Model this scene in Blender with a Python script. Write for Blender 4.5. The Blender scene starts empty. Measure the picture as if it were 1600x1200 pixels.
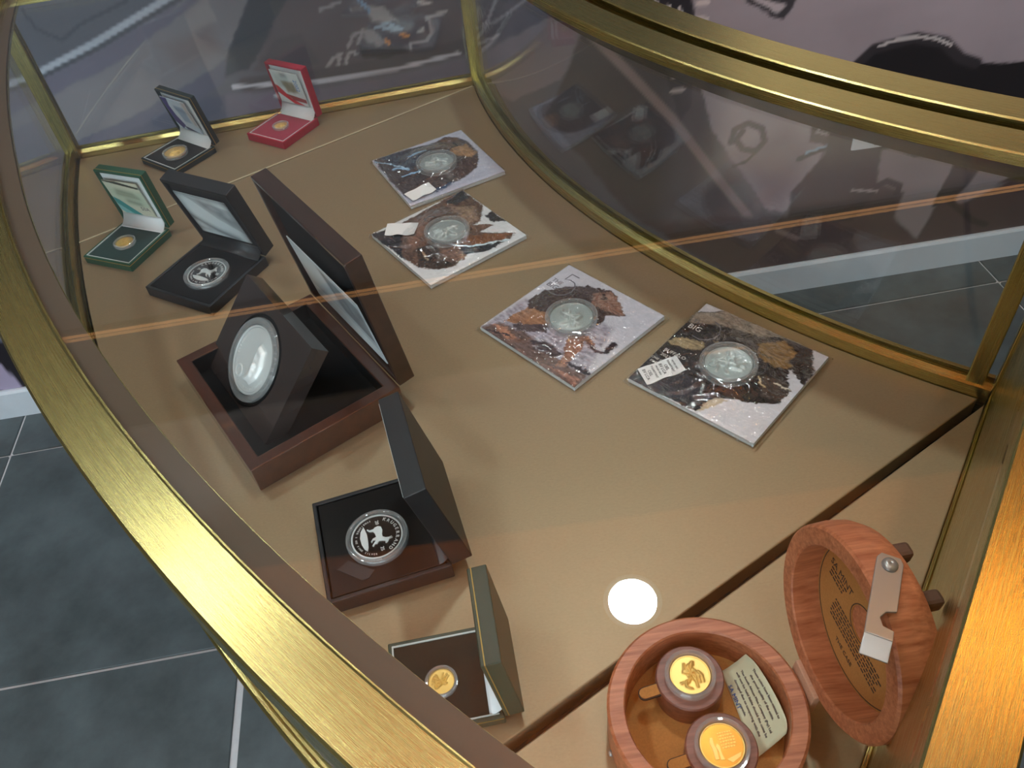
import bpy, bmesh, math, random
import numpy as np
from mathutils import Vector, Matrix
from math import sin, cos, radians, pi, sqrt

random.seed(7)
SC = bpy.context.scene
COL = SC.collection
S = 0.0013            # metres per drawing unit
Z0 = 0.871            # height of the display shelf above the floor, metres
ZF = -670.0           # floor level in drawing units (shelf top = 0)

# ------------------------------------------------------------------ camera
cam_d = bpy.data.cameras.new('camera')
cam = bpy.data.objects.new('camera', cam_d)
COL.objects.link(cam)
PITCH, ROLL = radians(45.27), radians(-7.866)
_f = Vector((0, cos(PITCH), -sin(PITCH))); _r = Vector((1, 0, 0)); _u = Vector((0, sin(PITCH), cos(PITCH)))
_r2 = cos(ROLL) * _r + sin(ROLL) * _u
_u2 = -sin(ROLL) * _r + cos(ROLL) * _u
cam.matrix_world = Matrix(((_r2.x, _u2.x, -_f.x, 0), (_r2.y, _u2.y, -_f.y, 0), (_r2.z, _u2.z, -_f.z, Z0 + 380.34 * S), (0, 0, 0, 1)))
cam_d.sensor_width = 36.0
cam_d.lens = 36.0 * 1281.83 / 1600.0
cam_d.clip_start = 0.02
SC.camera = cam

# ------------------------------------------------------------------ world, exposure, lamp levels
world = bpy.data.worlds.new('world'); SC.world = world
world.use_nodes = True
world.node_tree.nodes['Background'].inputs[0].default_value = (0.8, 0.86, 0.95, 1)
world.node_tree.nodes['Background'].inputs[1].default_value = 0.05
SC.view_settings.view_transform = 'Standard'
SC.view_settings.look = 'None'
SC.view_settings.exposure = 0.66
SC.view_settings.gamma = 1.0
SC.view_settings.use_curve_mapping = False
SC.cycles.transparent_max_bounces = 32
SC.cycles.max_bounces = 10
SC.cycles.sample_clamp_indirect = 6.0
COOL, AMBER = (0.86, 0.97, 1.0), (1.0, 0.42, 0.10)
# ceiling downlights: x, y (units), colour, radiance
LAMPS = [(178, 819, COOL, 190), (-720, 960, COOL, 85), (178, -150, COOL, 70), (-720, -150, COOL, 100), (-720, 400, COOL, 140), (1100, -150, COOL, 70),
         (795, 640, AMBER, 50)]
WINDOW_FILL = 3.2        # unseen shop window behind the viewer, added to light the open lids
FILL_UPLIGHT = ((0, 190, 1050), 150, (1.0, 0.52, 0.18), 20.0)     # unseen amber uplighter, added to warm the ceiling raft: place, radius, colour, radiance
FILL_COVE = ((1.0, 0.50, 0.17), 8.5)      # made-up warm cove strips, added to wash the timber ceiling raft: colour, radiance
LED_STRENGTH = 1.9

# ------------------------------------------------------------------ helpers
def lin(c):
    return tuple(((v / 255) / 12.92 if v / 255 <= 0.04045 else ((v / 255 + 0.055) / 1.055) ** 2.4) for v in c)

def tag(o, label=None, cat=None, group=None, kind=None):
    if label: o['label'] = label
    if cat: o['category'] = cat
    if group: o['group'] = group
    if kind: o['kind'] = kind
    return o

def thing(name, label, cat, loc=(0, 0, 0), yaw=0, group=None):
    o = bpy.data.objects.new(name, None); COL.objects.link(o)
    o.empty_display_size = 0.02
    o.location = (loc[0] * S, loc[1] * S, loc[2] * S + Z0); o.rotation_euler = (0, 0, yaw)
    return tag(o, label, cat, group)

def place(o, loc, yaw=0):
    o.location = (loc[0] * S, loc[1] * S, loc[2] * S + Z0); o.rotation_euler = (0, 0, yaw)
    return o

I4 = Matrix.Identity(4)
def T(x, y, z): return Matrix.Translation((x, y, z))
def RZ(a): return Matrix.Rotation(a, 4, 'Z')
def frame(o, ex, ey, ez):
    return Matrix(((ex[0], ey[0], ez[0], o[0]), (ex[1], ey[1], ez[1], o[1]), (ex[2], ey[2], ez[2], o[2]), (0, 0, 0, 1)))

class PB:
    """collects shapes in drawing units and links them as one mesh object"""
    def __init__(self): self.v = []; self.f = []; self.uv = {}
    def add(self, verts, faces, xf=I4, uvs=None):
        n = len(self.v)
        self.v += [tuple(xf @ Vector(q)) for q in verts]
        for i, fc in enumerate(faces):
            if uvs: self.uv[len(self.f)] = [uvs[k] for k in fc]
            self.f.append(tuple(n + k for k in fc))
        return self
    def box(self, x0, x1, y0, y1, z0, z1, xf=I4):
        v = [(x, y, z) for z in (z0, z1) for y in (y0, y1) for x in (x0, x1)]
        L = max(x1 - x0, y1 - y0, z1 - z0)
        ax = 0 if x1 - x0 == L else (1 if y1 - y0 == L else 2)
        uv = [(q[ax], q[(ax + 1) % 3] + 0.7 * q[(ax + 2) % 3]) for q in v]
        return self.add(v, [(0, 2, 3, 1), (4, 5, 7, 6), (0, 1, 5, 4), (2, 6, 7, 3), (0, 4, 6, 2), (1, 3, 7, 5)], xf, uv)
    def prism(self, poly, z0, z1, xf=I4):
        n = len(poly)
        v = [(x, y, z0) for x, y in poly] + [(x, y, z1) for x, y in poly]
        f = [tuple(range(n - 1, -1, -1)), tuple(range(n, 2 * n))] + [(i, (i + 1) % n, n + (i + 1) % n, n + i) for i in range(n)]
        return self.add(v, f, xf)
    def lathe(self, prof, n=48, xf=I4, closed=True):
        """prof: (r, z) polygon; closed ring profile"""
        m = len(prof); v = []; f = []
        for i in range(n):
            a = 2 * pi * i / n
            v += [(r * cos(a), r * sin(a), z) for r, z in prof]
        for i in range(n):
            j = (i + 1) % n
            for k in range(m if closed else m - 1):
                l = (k + 1) % m
                f.append((i * m + k, j * m + k, j * m + l, i * m + l))
        return self.add(v, f, xf)
    def disc(self, r, z, n=48, xf=I4):
        return self.add([(r * cos(2 * pi * i / n), r * sin(2 * pi * i / n), z) for i in range(n)], [tuple(range(n))], xf)
    def cyl(self, r, z0, z1, n=32, xf=I4):
        return self.prism([(r * cos(2 * pi * i / n), r * sin(2 * pi * i / n)) for i in range(n)], z0, z1, xf)
    def sweep(self, frames, prof, xf=I4, cap=True):
        """frames: list of (origin, ex, ey, dist); prof polygon in that frame"""
        m = len(prof); v = []; uv = []; per = [0]
        for k in range(m):
            a, b = prof[k], prof[(k + 1) % m]; per.append(per[-1] + sqrt((a[0] - b[0]) ** 2 + (a[1] - b[1]) ** 2))
        for o, ex, ey, d in frames:
            for k, (a, b) in enumerate(prof):
                v.append(tuple(Vector(o) + a * Vector(ex) + b * Vector(ey))); uv.append((d, per[k]))
        f = []
        for i in range(len(frames) - 1):
            for k in range(m):
                l = (k + 1) % m
                f.append((i * m + k, i * m + l, (i + 1) * m + l, (i + 1) * m + k))
        if cap: f += [tuple(range(m - 1, -1, -1)), tuple(range((len(frames) - 1) * m, len(frames) * m))]
        return self.add(v, f, xf, uv)
    def tray(self, x0, x1, y0, y1, z0, z1, wall, floor, xf=I4):
        """open box: cavity opens at z1; wall thickness and floor level given"""
        a = [(x0, y0), (x1, y0), (x1, y1), (x0, y1)]; b = [(x0 + wall, y0 + wall), (x1 - wall, y0 + wall), (x1 - wall, y1 - wall), (x0 + wall, y1 - wall)]
        v = [(x, y, z0) for x, y in a] + [(x, y, z1) for x, y in a] + [(x, y, z1) for x, y in b] + [(x, y, floor) for x, y in b]
        f = [(3, 2, 1, 0), (12, 13, 14, 15)]
        for i in range(4):
            j = (i + 1) % 4
            f += [(i, j, 4 + j, 4 + i), (4 + i, 4 + j, 8 + j, 8 + i), (8 + i, 8 + j, 12 + j, 12 + i)]
        return self.add(v, f, xf)
    def text(self, body, size, x, y, ang=0, z0=0.0, h=0.12, xf=I4, align='CENTER'):
        vs, fs = text_geo(body, align)
        c, s = cos(ang), sin(ang)
        return self.add([(x + size * (c * a - s * b), y + size * (s * a + c * b), z0 + (h if q else 0)) for a, b, q in vs], fs, xf)
    def build(self, name, m, parent=None, smooth=False, bevel=0, seg=2, cols=None, origin=None, weld=False):
        me = bpy.data.meshes.new(name)
        ox = origin or (0, 0, 0)
        me.from_pydata([((x - ox[0]) * S, (y - ox[1]) * S, (z - ox[2]) * S) for x, y, z in self.v], [], self.f)
        if self.uv:
            ul = me.uv_layers.new(name='brush')
            for pi_, poly in enumerate(me.polygons):
                q = self.uv.get(pi_)
                if q:
                    for k, li in enumerate(poly.loop_indices): ul.data[li].uv = q[k]
        if bevel or weld:
            bm = bmesh.new(); bm.from_mesh(me)
            bmesh.ops.recalc_face_normals(bm, faces=bm.faces)
            if bevel:
                ed = [e for e in bm.edges if len(e.link_faces) == 2 and e.calc_face_angle(0) > 0.5]
                bmesh.ops.bevel(bm, geom=ed, offset=bevel * S, segments=seg, affect='EDGES', profile=0.5, clamp_overlap=True)
            bm.to_mesh(me); bm.free()
        if smooth == True:
            for poly in me.polygons: poly.use_smooth = True
        elif smooth:
            me.shade_smooth() if hasattr(me, 'shade_smooth') else None
            me.set_sharp_from_angle(angle=smooth)
        if cols is not None:
            at = me.color_attributes.new('Col', 'FLOAT_COLOR', 'POINT')
            buf = np.ones((len(me.vertices), 4), np.float32); buf[:, :3] = cols
            at.data.foreach_set('color', buf.ravel())
        me.update()
        o = bpy.data.objects.new(name, me); COL.objects.link(o)
        if m: me.materials.append(m)
        if parent is not None: o.parent = parent
        return o

_tc = {}
def text_geo(body, align):
    k = (body, align)
    if k not in _tc:
        cu = bpy.data.curves.new('glyphs', 'FONT'); cu.body = body; cu.size = 1; cu.align_x = align; cu.align_y = 'CENTER'
        cu.resolution_u = 2; cu.extrude = 0.5; cu.fill_mode = 'BOTH'
        ob = bpy.data.objects.new('glyphs', cu)
        me = bpy.data.meshes.new_from_object(ob)
        _tc[k] = ([(v.co.x, v.co.y, v.co.z > 0) for v in me.vertices], [tuple(p.vertices) for p in me.polygons])
        bpy.data.objects.remove(ob); bpy.data.curves.remove(cu); bpy.data.meshes.remove(me)
    return _tc[k]

# ------------------------------------------------------------------ flat prints (colour attribute on a fine grid)
def vnoise(x, y, seed=0):
    xi, yi = np.floor(x).astype(np.int64), np.floor(y).astype(np.int64); fx, fy = x - xi, y - yi
    def h(a, b):
        n = (a * 374761393 + b * 668265263 + seed * 1442695) & 0xffffffff
        n = ((n ^ (n >> 13)) * 1274126177) & 0xffffffff
        return ((n ^ (n >> 16)) & 0xffff) / 65535.0
    fx, fy = fx * fx * (3 - 2 * fx), fy * fy * (3 - 2 * fy)
    return (h(xi, yi) * (1 - fx) + h(xi + 1, yi) * fx) * (1 - fy) + (h(xi, yi + 1) * (1 - fx) + h(xi + 1, yi + 1) * fx) * fy
def fbm(x, y, seed=0, o=4):
    return sum(vnoise(x * 2 ** k, y * 2 ** k, seed + k) / 2 ** (k + 1) for k in range(o)) / (1 - 0.5 ** o)

def seg_dist(X, Y, a, b):
    dx, dy = b[0] - a[0], b[1] - a[1]; L = dx * dx + dy * dy + 1e-9
    t = np.clip(((X - a[0]) * dx + (Y - a[1]) * dy) / L, 0, 1)
    return np.hypot(X - a[0] - t * dx, Y - a[1] - t * dy)
def smooth01(t):
    t = np.clip(t, 0, 1); return t * t * (3 - 2 * t)
def poly_mask(X, Y, pts, soft):
    ins = np.zeros(X.shape, bool); d = np.full(X.shape, 1e9)
    for i in range(len(pts)):
        a, b = pts[i], pts[(i + 1) % len(pts)]
        d = np.minimum(d, seg_dist(X, Y, a, b))
        c = ((a[1] > Y) != (b[1] > Y))
        ins ^= c & (X < (b[0] - a[0]) * (Y - a[1]) / (b[1] - a[1] + 1e-12) + a[0])
    sd = np.where(ins, d, -d)
    return smooth01(sd / max(soft, 1e-3) + 0.5)
def line_mask(X, Y, pts, w, soft=None):
    d = np.full(X.shape, 1e9)
    for a, b in zip(pts[:-1], pts[1:]): d = np.minimum(d, seg_dist(X, Y, a, b))
    soft = soft or max(0.35 * w, 0.3)
    return smooth01((w / 2 - d) / soft + 0.5)
def paint(X, Y, bg, ops, fur=0.0, fs=0.3, gain=1.0, minsoft=0.4, warp=0.0, wf=1.0):
    C = np.empty(X.shape + (3,)); C[:] = lin(bg); F = np.full(X.shape, .12); X0, Y0 = X, Y
    if warp:
        X = X0 + warp * (fbm(X0 * .22 * wf, Y0 * .22 * wf, 31) - .5) + warp * .8 * (fbm(X0 * .9 * wf, Y0 * .9 * wf, 33) - .5)
        Y = Y0 + warp * (fbm(X0 * .22 * wf + 40, Y0 * .22 * wf, 35) - .5) + warp * .8 * (fbm(X0 * .9 * wf, Y0 * .9 * wf + 40, 37) - .5)
    for k, c, wd, pts in ops:
        m = poly_mask(X, Y, pts, max(wd, minsoft)) if k == 'f' else line_mask(X0 if wf < 1 else X, Y0 if wf < 1 else Y, pts, max(wd, minsoft))
        C = C * (1 - m[..., None]) + np.array(lin(c)) * m[..., None]
        if k == 'f': F = np.maximum(F, m) if max(c) < 180 else F * (1 - .8 * m)
    X, Y = X0, Y0
    if fur:
        n = fbm(X * fs, Y * fs, 3) - 0.5; n2 = fbm(X * fs * 0.35 + 9, Y * fs * 1.6, 11) - 0.5
        C = C * np.clip(1 + fur * 2 * (n + n2) * F, 0.25, 2.2)[..., None]
    return np.clip(C * gain, 0, 1)
def sheet(xs, ys, colfn, thick=0.3, xf=I4, zfn=None):
    """printed sheet: a fine grid on top with a thin closed body; returns PB, colours"""
    X, Y = np.meshgrid(np.array(xs, float), np.array(ys, float))
    C = colfn(X, Y).reshape(-1, 3)
    Zt = zfn(X, Y) if zfn else np.zeros(X.shape)
    nx, ny = len(xs), len(ys)
    v = [(float(a), float(b), float(c)) for a, b, c in zip(X.ravel(), Y.ravel(), Zt.ravel())]
    f = [(j * nx + i, j * nx + i + 1, (j + 1) * nx + i + 1, (j + 1) * nx + i) for j in range(ny - 1) for i in range(nx - 1)]
    ring = [i for i in range(nx)] + [j * nx + nx - 1 for j in range(1, ny)] + [(ny - 1) * nx + i for i in range(nx - 2, -1, -1)] + [j * nx for j in range(ny - 2, 0, -1)]
    n = len(v); v += [(v[i][0], v[i][1], v[i][2] - thick) for i in ring]
    m = len(ring); f += [(ring[(k + 1) % m], ring[k], n + k, n + (k + 1) % m) for k in range(m)]
    if zfn is None: f.append(tuple(n + k for k in range(m - 1, -1, -1)))
    cols = np.concatenate([C, C[ring]])
    pb = PB().add(v, f, xf)
    return pb, cols

# ------------------------------------------------------------------ materials
def new_mat(name):
    m = bpy.data.materials.new(name); m.use_nodes = True
    nt = m.node_tree; nt.nodes.clear()
    out = nt.nodes.new('ShaderNodeOutputMaterial')
    return m, nt, out
def principled(name, col, rough=0.5, metal=0.0, noise=None, bump=None, coat=0.0, sheen=0.0, spec=0.5, attr=False, emit=None, stretch=(1, 1, 1), col2=None):
    m, nt, out = new_mat(name)
    b = nt.nodes.new('ShaderNodeBsdfPrincipled'); nt.links.new(b.outputs[0], out.inputs[0])
    b.inputs['Base Color'].default_value = (*lin(col), 1); b.inputs['Roughness'].default_value = rough; b.inputs['Metallic'].default_value = metal
    b.inputs['Coat Weight'].default_value = coat; b.inputs['Coat Roughness'].default_value = 0.04
    b.inputs['Sheen Weight'].default_value = sheen; b.inputs['Specular IOR Level'].default_value = spec
    if emit: b.inputs['Emission Color'].default_value = (*emit[0], 1); b.inputs['Emission Strength'].default_value = emit[1]
    if attr:
        a = nt.nodes.new('ShaderNodeVertexColor'); a.layer_name = 'Col'; nt.links.new(a.outputs[0], b.inputs['Base Color'])
    if noise or bump:
        tc = nt.nodes.new('ShaderNodeTexCoord'); mp = nt.nodes.new('ShaderNodeMapping'); mp.inputs['Scale'].default_value = stretch
        nt.links.new(tc.outputs['Object'], mp.inputs[0])
    if noise:
        n = nt.nodes.new('ShaderNodeTexNoise'); n.inputs['Scale'].default_value = noise[0]; n.inputs['Detail'].default_value = 6; n.inputs['Roughness'].default_value = 0.62
        nt.links.new(mp.outputs[0], n.inputs['Vector'])
        r = nt.nodes.new('ShaderNodeValToRGB')
        c1 = lin(col); c2 = lin(col2) if col2 else tuple(v * (1 + noise[1]) for v in c1)
        c0 = c1 if col2 else tuple(v * (1 - noise[1]) for v in c1)
        r.color_ramp.elements[0].position = 0.3; r.color_ramp.elements[1].position = 0.7
        r.color_ramp.elements[0].color = (*c0, 1); r.color_ramp.elements[1].color = (*c2, 1)
        nt.links.new(n.outputs['Fac'], r.inputs[0]); nt.links.new(r.outputs[0], b.inputs['Base Color'])
    if bump:
        n2 = nt.nodes.new('ShaderNodeTexNoise'); n2.inputs['Scale'].default_value = bump[0]; n2.inputs['Detail'].default_value = 4
        nt.links.new(mp.outputs[0], n2.inputs['Vector'])
        bp = nt.nodes.new('ShaderNodeBump'); bp.inputs['Strength'].default_value = bump[1]; bp.inputs['Distance'].default_value = bump[2] if len(bump) > 2 else 0.0005
        nt.links.new(n2.outputs['Fac'], bp.inputs['Height']); nt.links.new(bp.outputs[0], b.inputs['Normal'])
    return m
def brushed(name, col, rough=0.3):
    m, nt, out = new_mat(name)
    b = nt.nodes.new('ShaderNodeBsdfPrincipled'); nt.links.new(b.outputs[0], out.inputs[0])
    b.inputs['Metallic'].default_value = 1.0; b.inputs['Base Color'].default_value = (*lin(col), 1)
    uv = nt.nodes.new('ShaderNodeUVMap'); uv.uv_map = 'brush'
    mp = nt.nodes.new('ShaderNodeMapping'); mp.inputs['Scale'].default_value = (0.012, 5.0, 1); nt.links.new(uv.outputs[0], mp.inputs[0])
    n = nt.nodes.new('ShaderNodeTexNoise'); n.inputs['Scale'].default_value = 1.0; n.inputs['Detail'].default_value = 5; n.inputs['Roughness'].default_value = 0.7
    nt.links.new(mp.outputs[0], n.inputs['Vector'])
    rr = nt.nodes.new('ShaderNodeMapRange'); rr.inputs['To Min'].default_value = rough - 0.09; rr.inputs['To Max'].default_value = rough + 0.12
    nt.links.new(n.outputs['Fac'], rr.inputs[0]); nt.links.new(rr.outputs[0], b.inputs['Roughness'])
    bp = nt.nodes.new('ShaderNodeBump'); bp.inputs['Strength'].default_value = 0.12; bp.inputs['Distance'].default_value = 0.0003
    nt.links.new(n.outputs['Fac'], bp.inputs['Height']); nt.links.new(bp.outputs[0], b.inputs['Normal'])
    hs = nt.nodes.new('ShaderNodeValToRGB'); c = lin(col)
    hs.color_ramp.elements[0].position = 0.3; hs.color_ramp.elements[1].position = 0.7
    hs.color_ramp.elements[0].color = (*[v * 0.94 for v in c], 1); hs.color_ramp.elements[1].color = (*[min(1, v * 1.05) for v in c], 1)
    nt.links.new(n.outputs['Fac'], hs.inputs[0]); nt.links.new(hs.outputs[0], b.inputs['Base Color'])
    return m
def clear(name, tint=(1, 1, 1), f0=0.04, rough=0.0, bump=None, power=5.0, haze=0.0):
    """see-through sheet: straight-through view mixed with a Schlick mirror"""
    m, nt, out = new_mat(name)
    tr = nt.nodes.new('ShaderNodeBsdfTransparent'); tr.inputs[0].default_value = (*tint, 1)
    gl = nt.nodes.new('ShaderNodeBsdfGlossy'); gl.inputs['Roughness'].default_value = rough; gl.inputs[0].default_value = (1, 1, 1, 1)
    lw = nt.nodes.new('ShaderNodeLayerWeight'); lw.inputs[0].default_value = 0.5
    pw = nt.nodes.new('ShaderNodeMath'); pw.operation = 'POWER'; pw.inputs[1].default_value = power
    ml = nt.nodes.new('ShaderNodeMath'); ml.operation = 'MULTIPLY_ADD'; ml.inputs[1].default_value = 1 - f0; ml.inputs[2].default_value = f0
    nt.links.new(lw.outputs['Facing'], pw.inputs[0]); nt.links.new(pw.outputs[0], ml.inputs[0])
    mx = nt.nodes.new('ShaderNodeMixShader')
    nt.links.new(ml.outputs[0], mx.inputs[0]); nt.links.new(tr.outputs[0], mx.inputs[1]); nt.links.new(gl.outputs[0], mx.inputs[2])
    if haze:
        df = nt.nodes.new('ShaderNodeBsdfDiffuse'); df.inputs[0].default_value = (.9, .93, .94, 1)
        m2 = nt.nodes.new('ShaderNodeMixShader'); m2.inputs[0].default_value = haze
        nt.links.new(mx.outputs[0], m2.inputs[1]); nt.links.new(df.outputs[0], m2.inputs[2]); nt.links.new(m2.outputs[0], out.inputs[0])
    else: nt.links.new(mx.outputs[0], out.inputs[0])
    if bump:
        tc = nt.nodes.new('ShaderNodeTexCoord'); n2 = nt.nodes.new('ShaderNodeTexNoise'); n2.inputs['Scale'].default_value = bump[0]; n2.inputs['Detail'].default_value = 3
        n2.inputs['Distortion'].default_value = 1.2
        nt.links.new(tc.outputs['Object'], n2.inputs['Vector'])
        bp = nt.nodes.new('ShaderNodeBump'); bp.inputs['Strength'].default_value = bump[1]; bp.inputs['Distance'].default_value = bump[2]
        nt.links.new(n2.outputs['Fac'], bp.inputs['Height']); nt.links.new(bp.outputs[0], gl.inputs['Normal'])
    return m
def emitter(name, col, strength):
    m, nt, out = new_mat(name)
    e = nt.nodes.new('ShaderNodeEmission'); e.inputs[0].default_value = (*col, 1); e.inputs[1].default_value = strength
    nt.links.new(e.outputs[0], out.inputs[0]); return m

M = dict(
    brass=brushed('brushed_brass', (184, 172, 110), 0.25),
    brass_shaded=principled('shaded_bronze', (84, 68, 50), 0.5),  # ledge brown: brass in shade and reflection put into the colour
    leather=principled('bronze_sheen_leatherette', (158, 136, 106), 0.46, 0.5, noise=(420, 0.06), bump=(1500, 0.10, 0.0003), stretch=(1, 1.8, 1)),
    seam=principled('lit_seam_edge', (190, 175, 145), 0.5),  # edge highlight of the far seam put into the colour
    board=principled('dark_board', (38, 30, 24), 0.7),
    cabinet=principled('cabinet_paint', (70, 66, 60), 0.5, noise=(30, 0.05)),
    glass=clear('clear_glass', (0.97, 0.985, 0.98), 0.04),
    acrylic=clear('clear_acrylic', (0.985, 0.99, 0.99), 0.05, 0.03, power=3.0),
    acrylic_ring=clear('milky_acrylic_edge', (0.97, 0.98, 0.98), 0.12, 0.08, power=2.5, haze=0.14),
    film=clear('plastic_film', (0.975, 0.98, 0.985), 0.085, 0.05, bump=(55, 0.9, 0.006), power=3.5),
    tile=principled('slate_tile', (80, 92, 95), 0.42, noise=(7, 0.38), bump=(60, 0.15, 0.001)),
    grout=principled('pale_grout', (206, 212, 215), 0.8, noise=(60, 0.06)),
    baseboard=principled('baseboard_paint', (214, 227, 235), 0.35, noise=(14, 0.04)),
    print_matte=principled('wall_print', (128, 128, 128), 0.55, attr=True),
    print_gloss=principled('card_print', (128, 128, 128), 0.25, attr=True),
    wall=principled('wall_paint', (104, 100, 96), 0.7, noise=(8, 0.04)),
    wall_dark=principled('wall_dark_paint', (58, 52, 50), 0.7, noise=(8, 0.04)),
    ceil=principled('ceiling_paint_dark', (60, 56, 54), 0.8, noise=(6, 0.04)),
    raft=principled('ceiling_raft_paint', (190, 122, 66), 0.7, noise=(14, 0.12)),
    white_plastic=principled('white_plastic', (228, 230, 232), 0.35),
    paper=principled('white_card', (222, 228, 232), 0.5),
    sticker=principled('sticker_paper', (236, 236, 236), 0.45),
    ink=principled('black_ink', (38, 36, 38), 0.6),
    ink_white=principled('white_ink', (214, 210, 204), 0.5),
    ink_blue=principled('blue_ink', (60, 110, 180), 0.6),
    ink_grey=principled('grey_ink', (96, 90, 98), 0.5),
    green=principled('green_leatherette', (20, 74, 52), 0.42, noise=(900, 0.18), bump=(2500, 0.25, 0.0003)),
    green_dark=principled('dark_green_leatherette', (42, 62, 48), 0.4, noise=(900, 0.15), bump=(2500, 0.25, 0.0003)),
    green_velvet=principled('green_velvet', (8, 52, 48), 0.9, sheen=0.1, noise=(1800, 0.2)),
    olive_velvet=principled('dark_green_velvet', (26, 30, 20), 0.9, sheen=0.1, noise=(1800, 0.2)),
    black_green=principled('black_green_leatherette', (16, 36, 38), 0.4, noise=(900, 0.15), bump=(2500, 0.2, 0.0003)),
    black_velvet=principled('black_velvet', (7, 12, 15), 0.9, sheen=0.05, noise=(1800, 0.2)),
    red=principled('red_leatherette', (168, 22, 52), 0.42, noise=(900, 0.1), bump=(2500, 0.2, 0.0003)),
    red_velvet=principled('crimson_velvet', (150, 8, 52), 0.9, sheen=0.3, noise=(1800, 0.15)),
    black=principled('black_leatherette', (17, 19, 24), 0.4, noise=(1200, 0.25), bump=(2600, 0.2, 0.0003)),
    black_pad=principled('black_suede', (5, 7, 10), 0.8, noise=(1500, 0.3), spec=0.2),
    black_gloss=principled('black_lacquer_pad', (6, 5, 5), 0.3, spec=0.3),
    satin=principled('white_satin', (226, 232, 234), 0.35, bump=(180, 0.25, 0.001)),
    gold_line=principled('gilt_line', (176, 146, 78), 0.4, 0.6),
    silver_line=principled('pale_edge', (196, 204, 202), 0.4),
    dark_wood=principled('dark_lacquered_wood', (50, 30, 22), 0.28, noise=(22, 0.28), coat=1.0, stretch=(1, 5, 5)),
    wood_warm_lit=principled('wood_warm_reflection', (70, 36, 20), 0.28, noise=(22, 0.25), coat=1.0, stretch=(1, 5, 5)),  # box base: warm reflections put into the wood colour
    grey_wood=principled('dark_grey_lacquer', (50, 43, 42), 0.24, coat=0.6, noise=(30, 0.08)),
    jarrah=principled('orange_red_wood', (146, 76, 46), 0.42, noise=(330, 0.2), col2=(206, 132, 94), bump=(400, 0.2, 0.0004), stretch=(0.07, 1, 1)),
    jarrah_dark=principled('plum_wood', (100, 58, 48), 0.42, noise=(330, 0.2), col2=(142, 90, 76), stretch=(0.07, 1, 1)),
    suede=principled('tan_suede', (178, 122, 62), 0.85, noise=(900, 0.12), bump=(1800, 0.2, 0.0003)),
    strap=principled('pale_leather_strap', (196, 150, 124), 0.7, noise=(900, 0.1)),
    brown_foot=principled('brown_peg', (82, 58, 46), 0.6),
    steel=principled('brushed_steel', (168, 166, 164), 0.34, 0.6, bump=(900, 0.1, 0.0002)),
    silver=principled('matte_silver', (214, 224, 222), 0.36, 0.6),
    silver_bright=principled('frosted_silver', (238, 242, 242), 0.45, 0.3),
    silver_mirror=principled('mirror_silver', (150, 140, 136), 0.07, 1.0),
    silver_grey=principled('grey_silver', (136, 148, 160), 0.36, 0.5),
    gold=principled('proof_gold', (226, 158, 62), 0.3, 0.8),
    gold_frost=principled('frosted_gold', (255, 218, 130), 0.4, 0.6),
    cream=principled('cream_paper', (214, 214, 182), 0.6, noise=(200, 0.03)),
)
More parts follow.
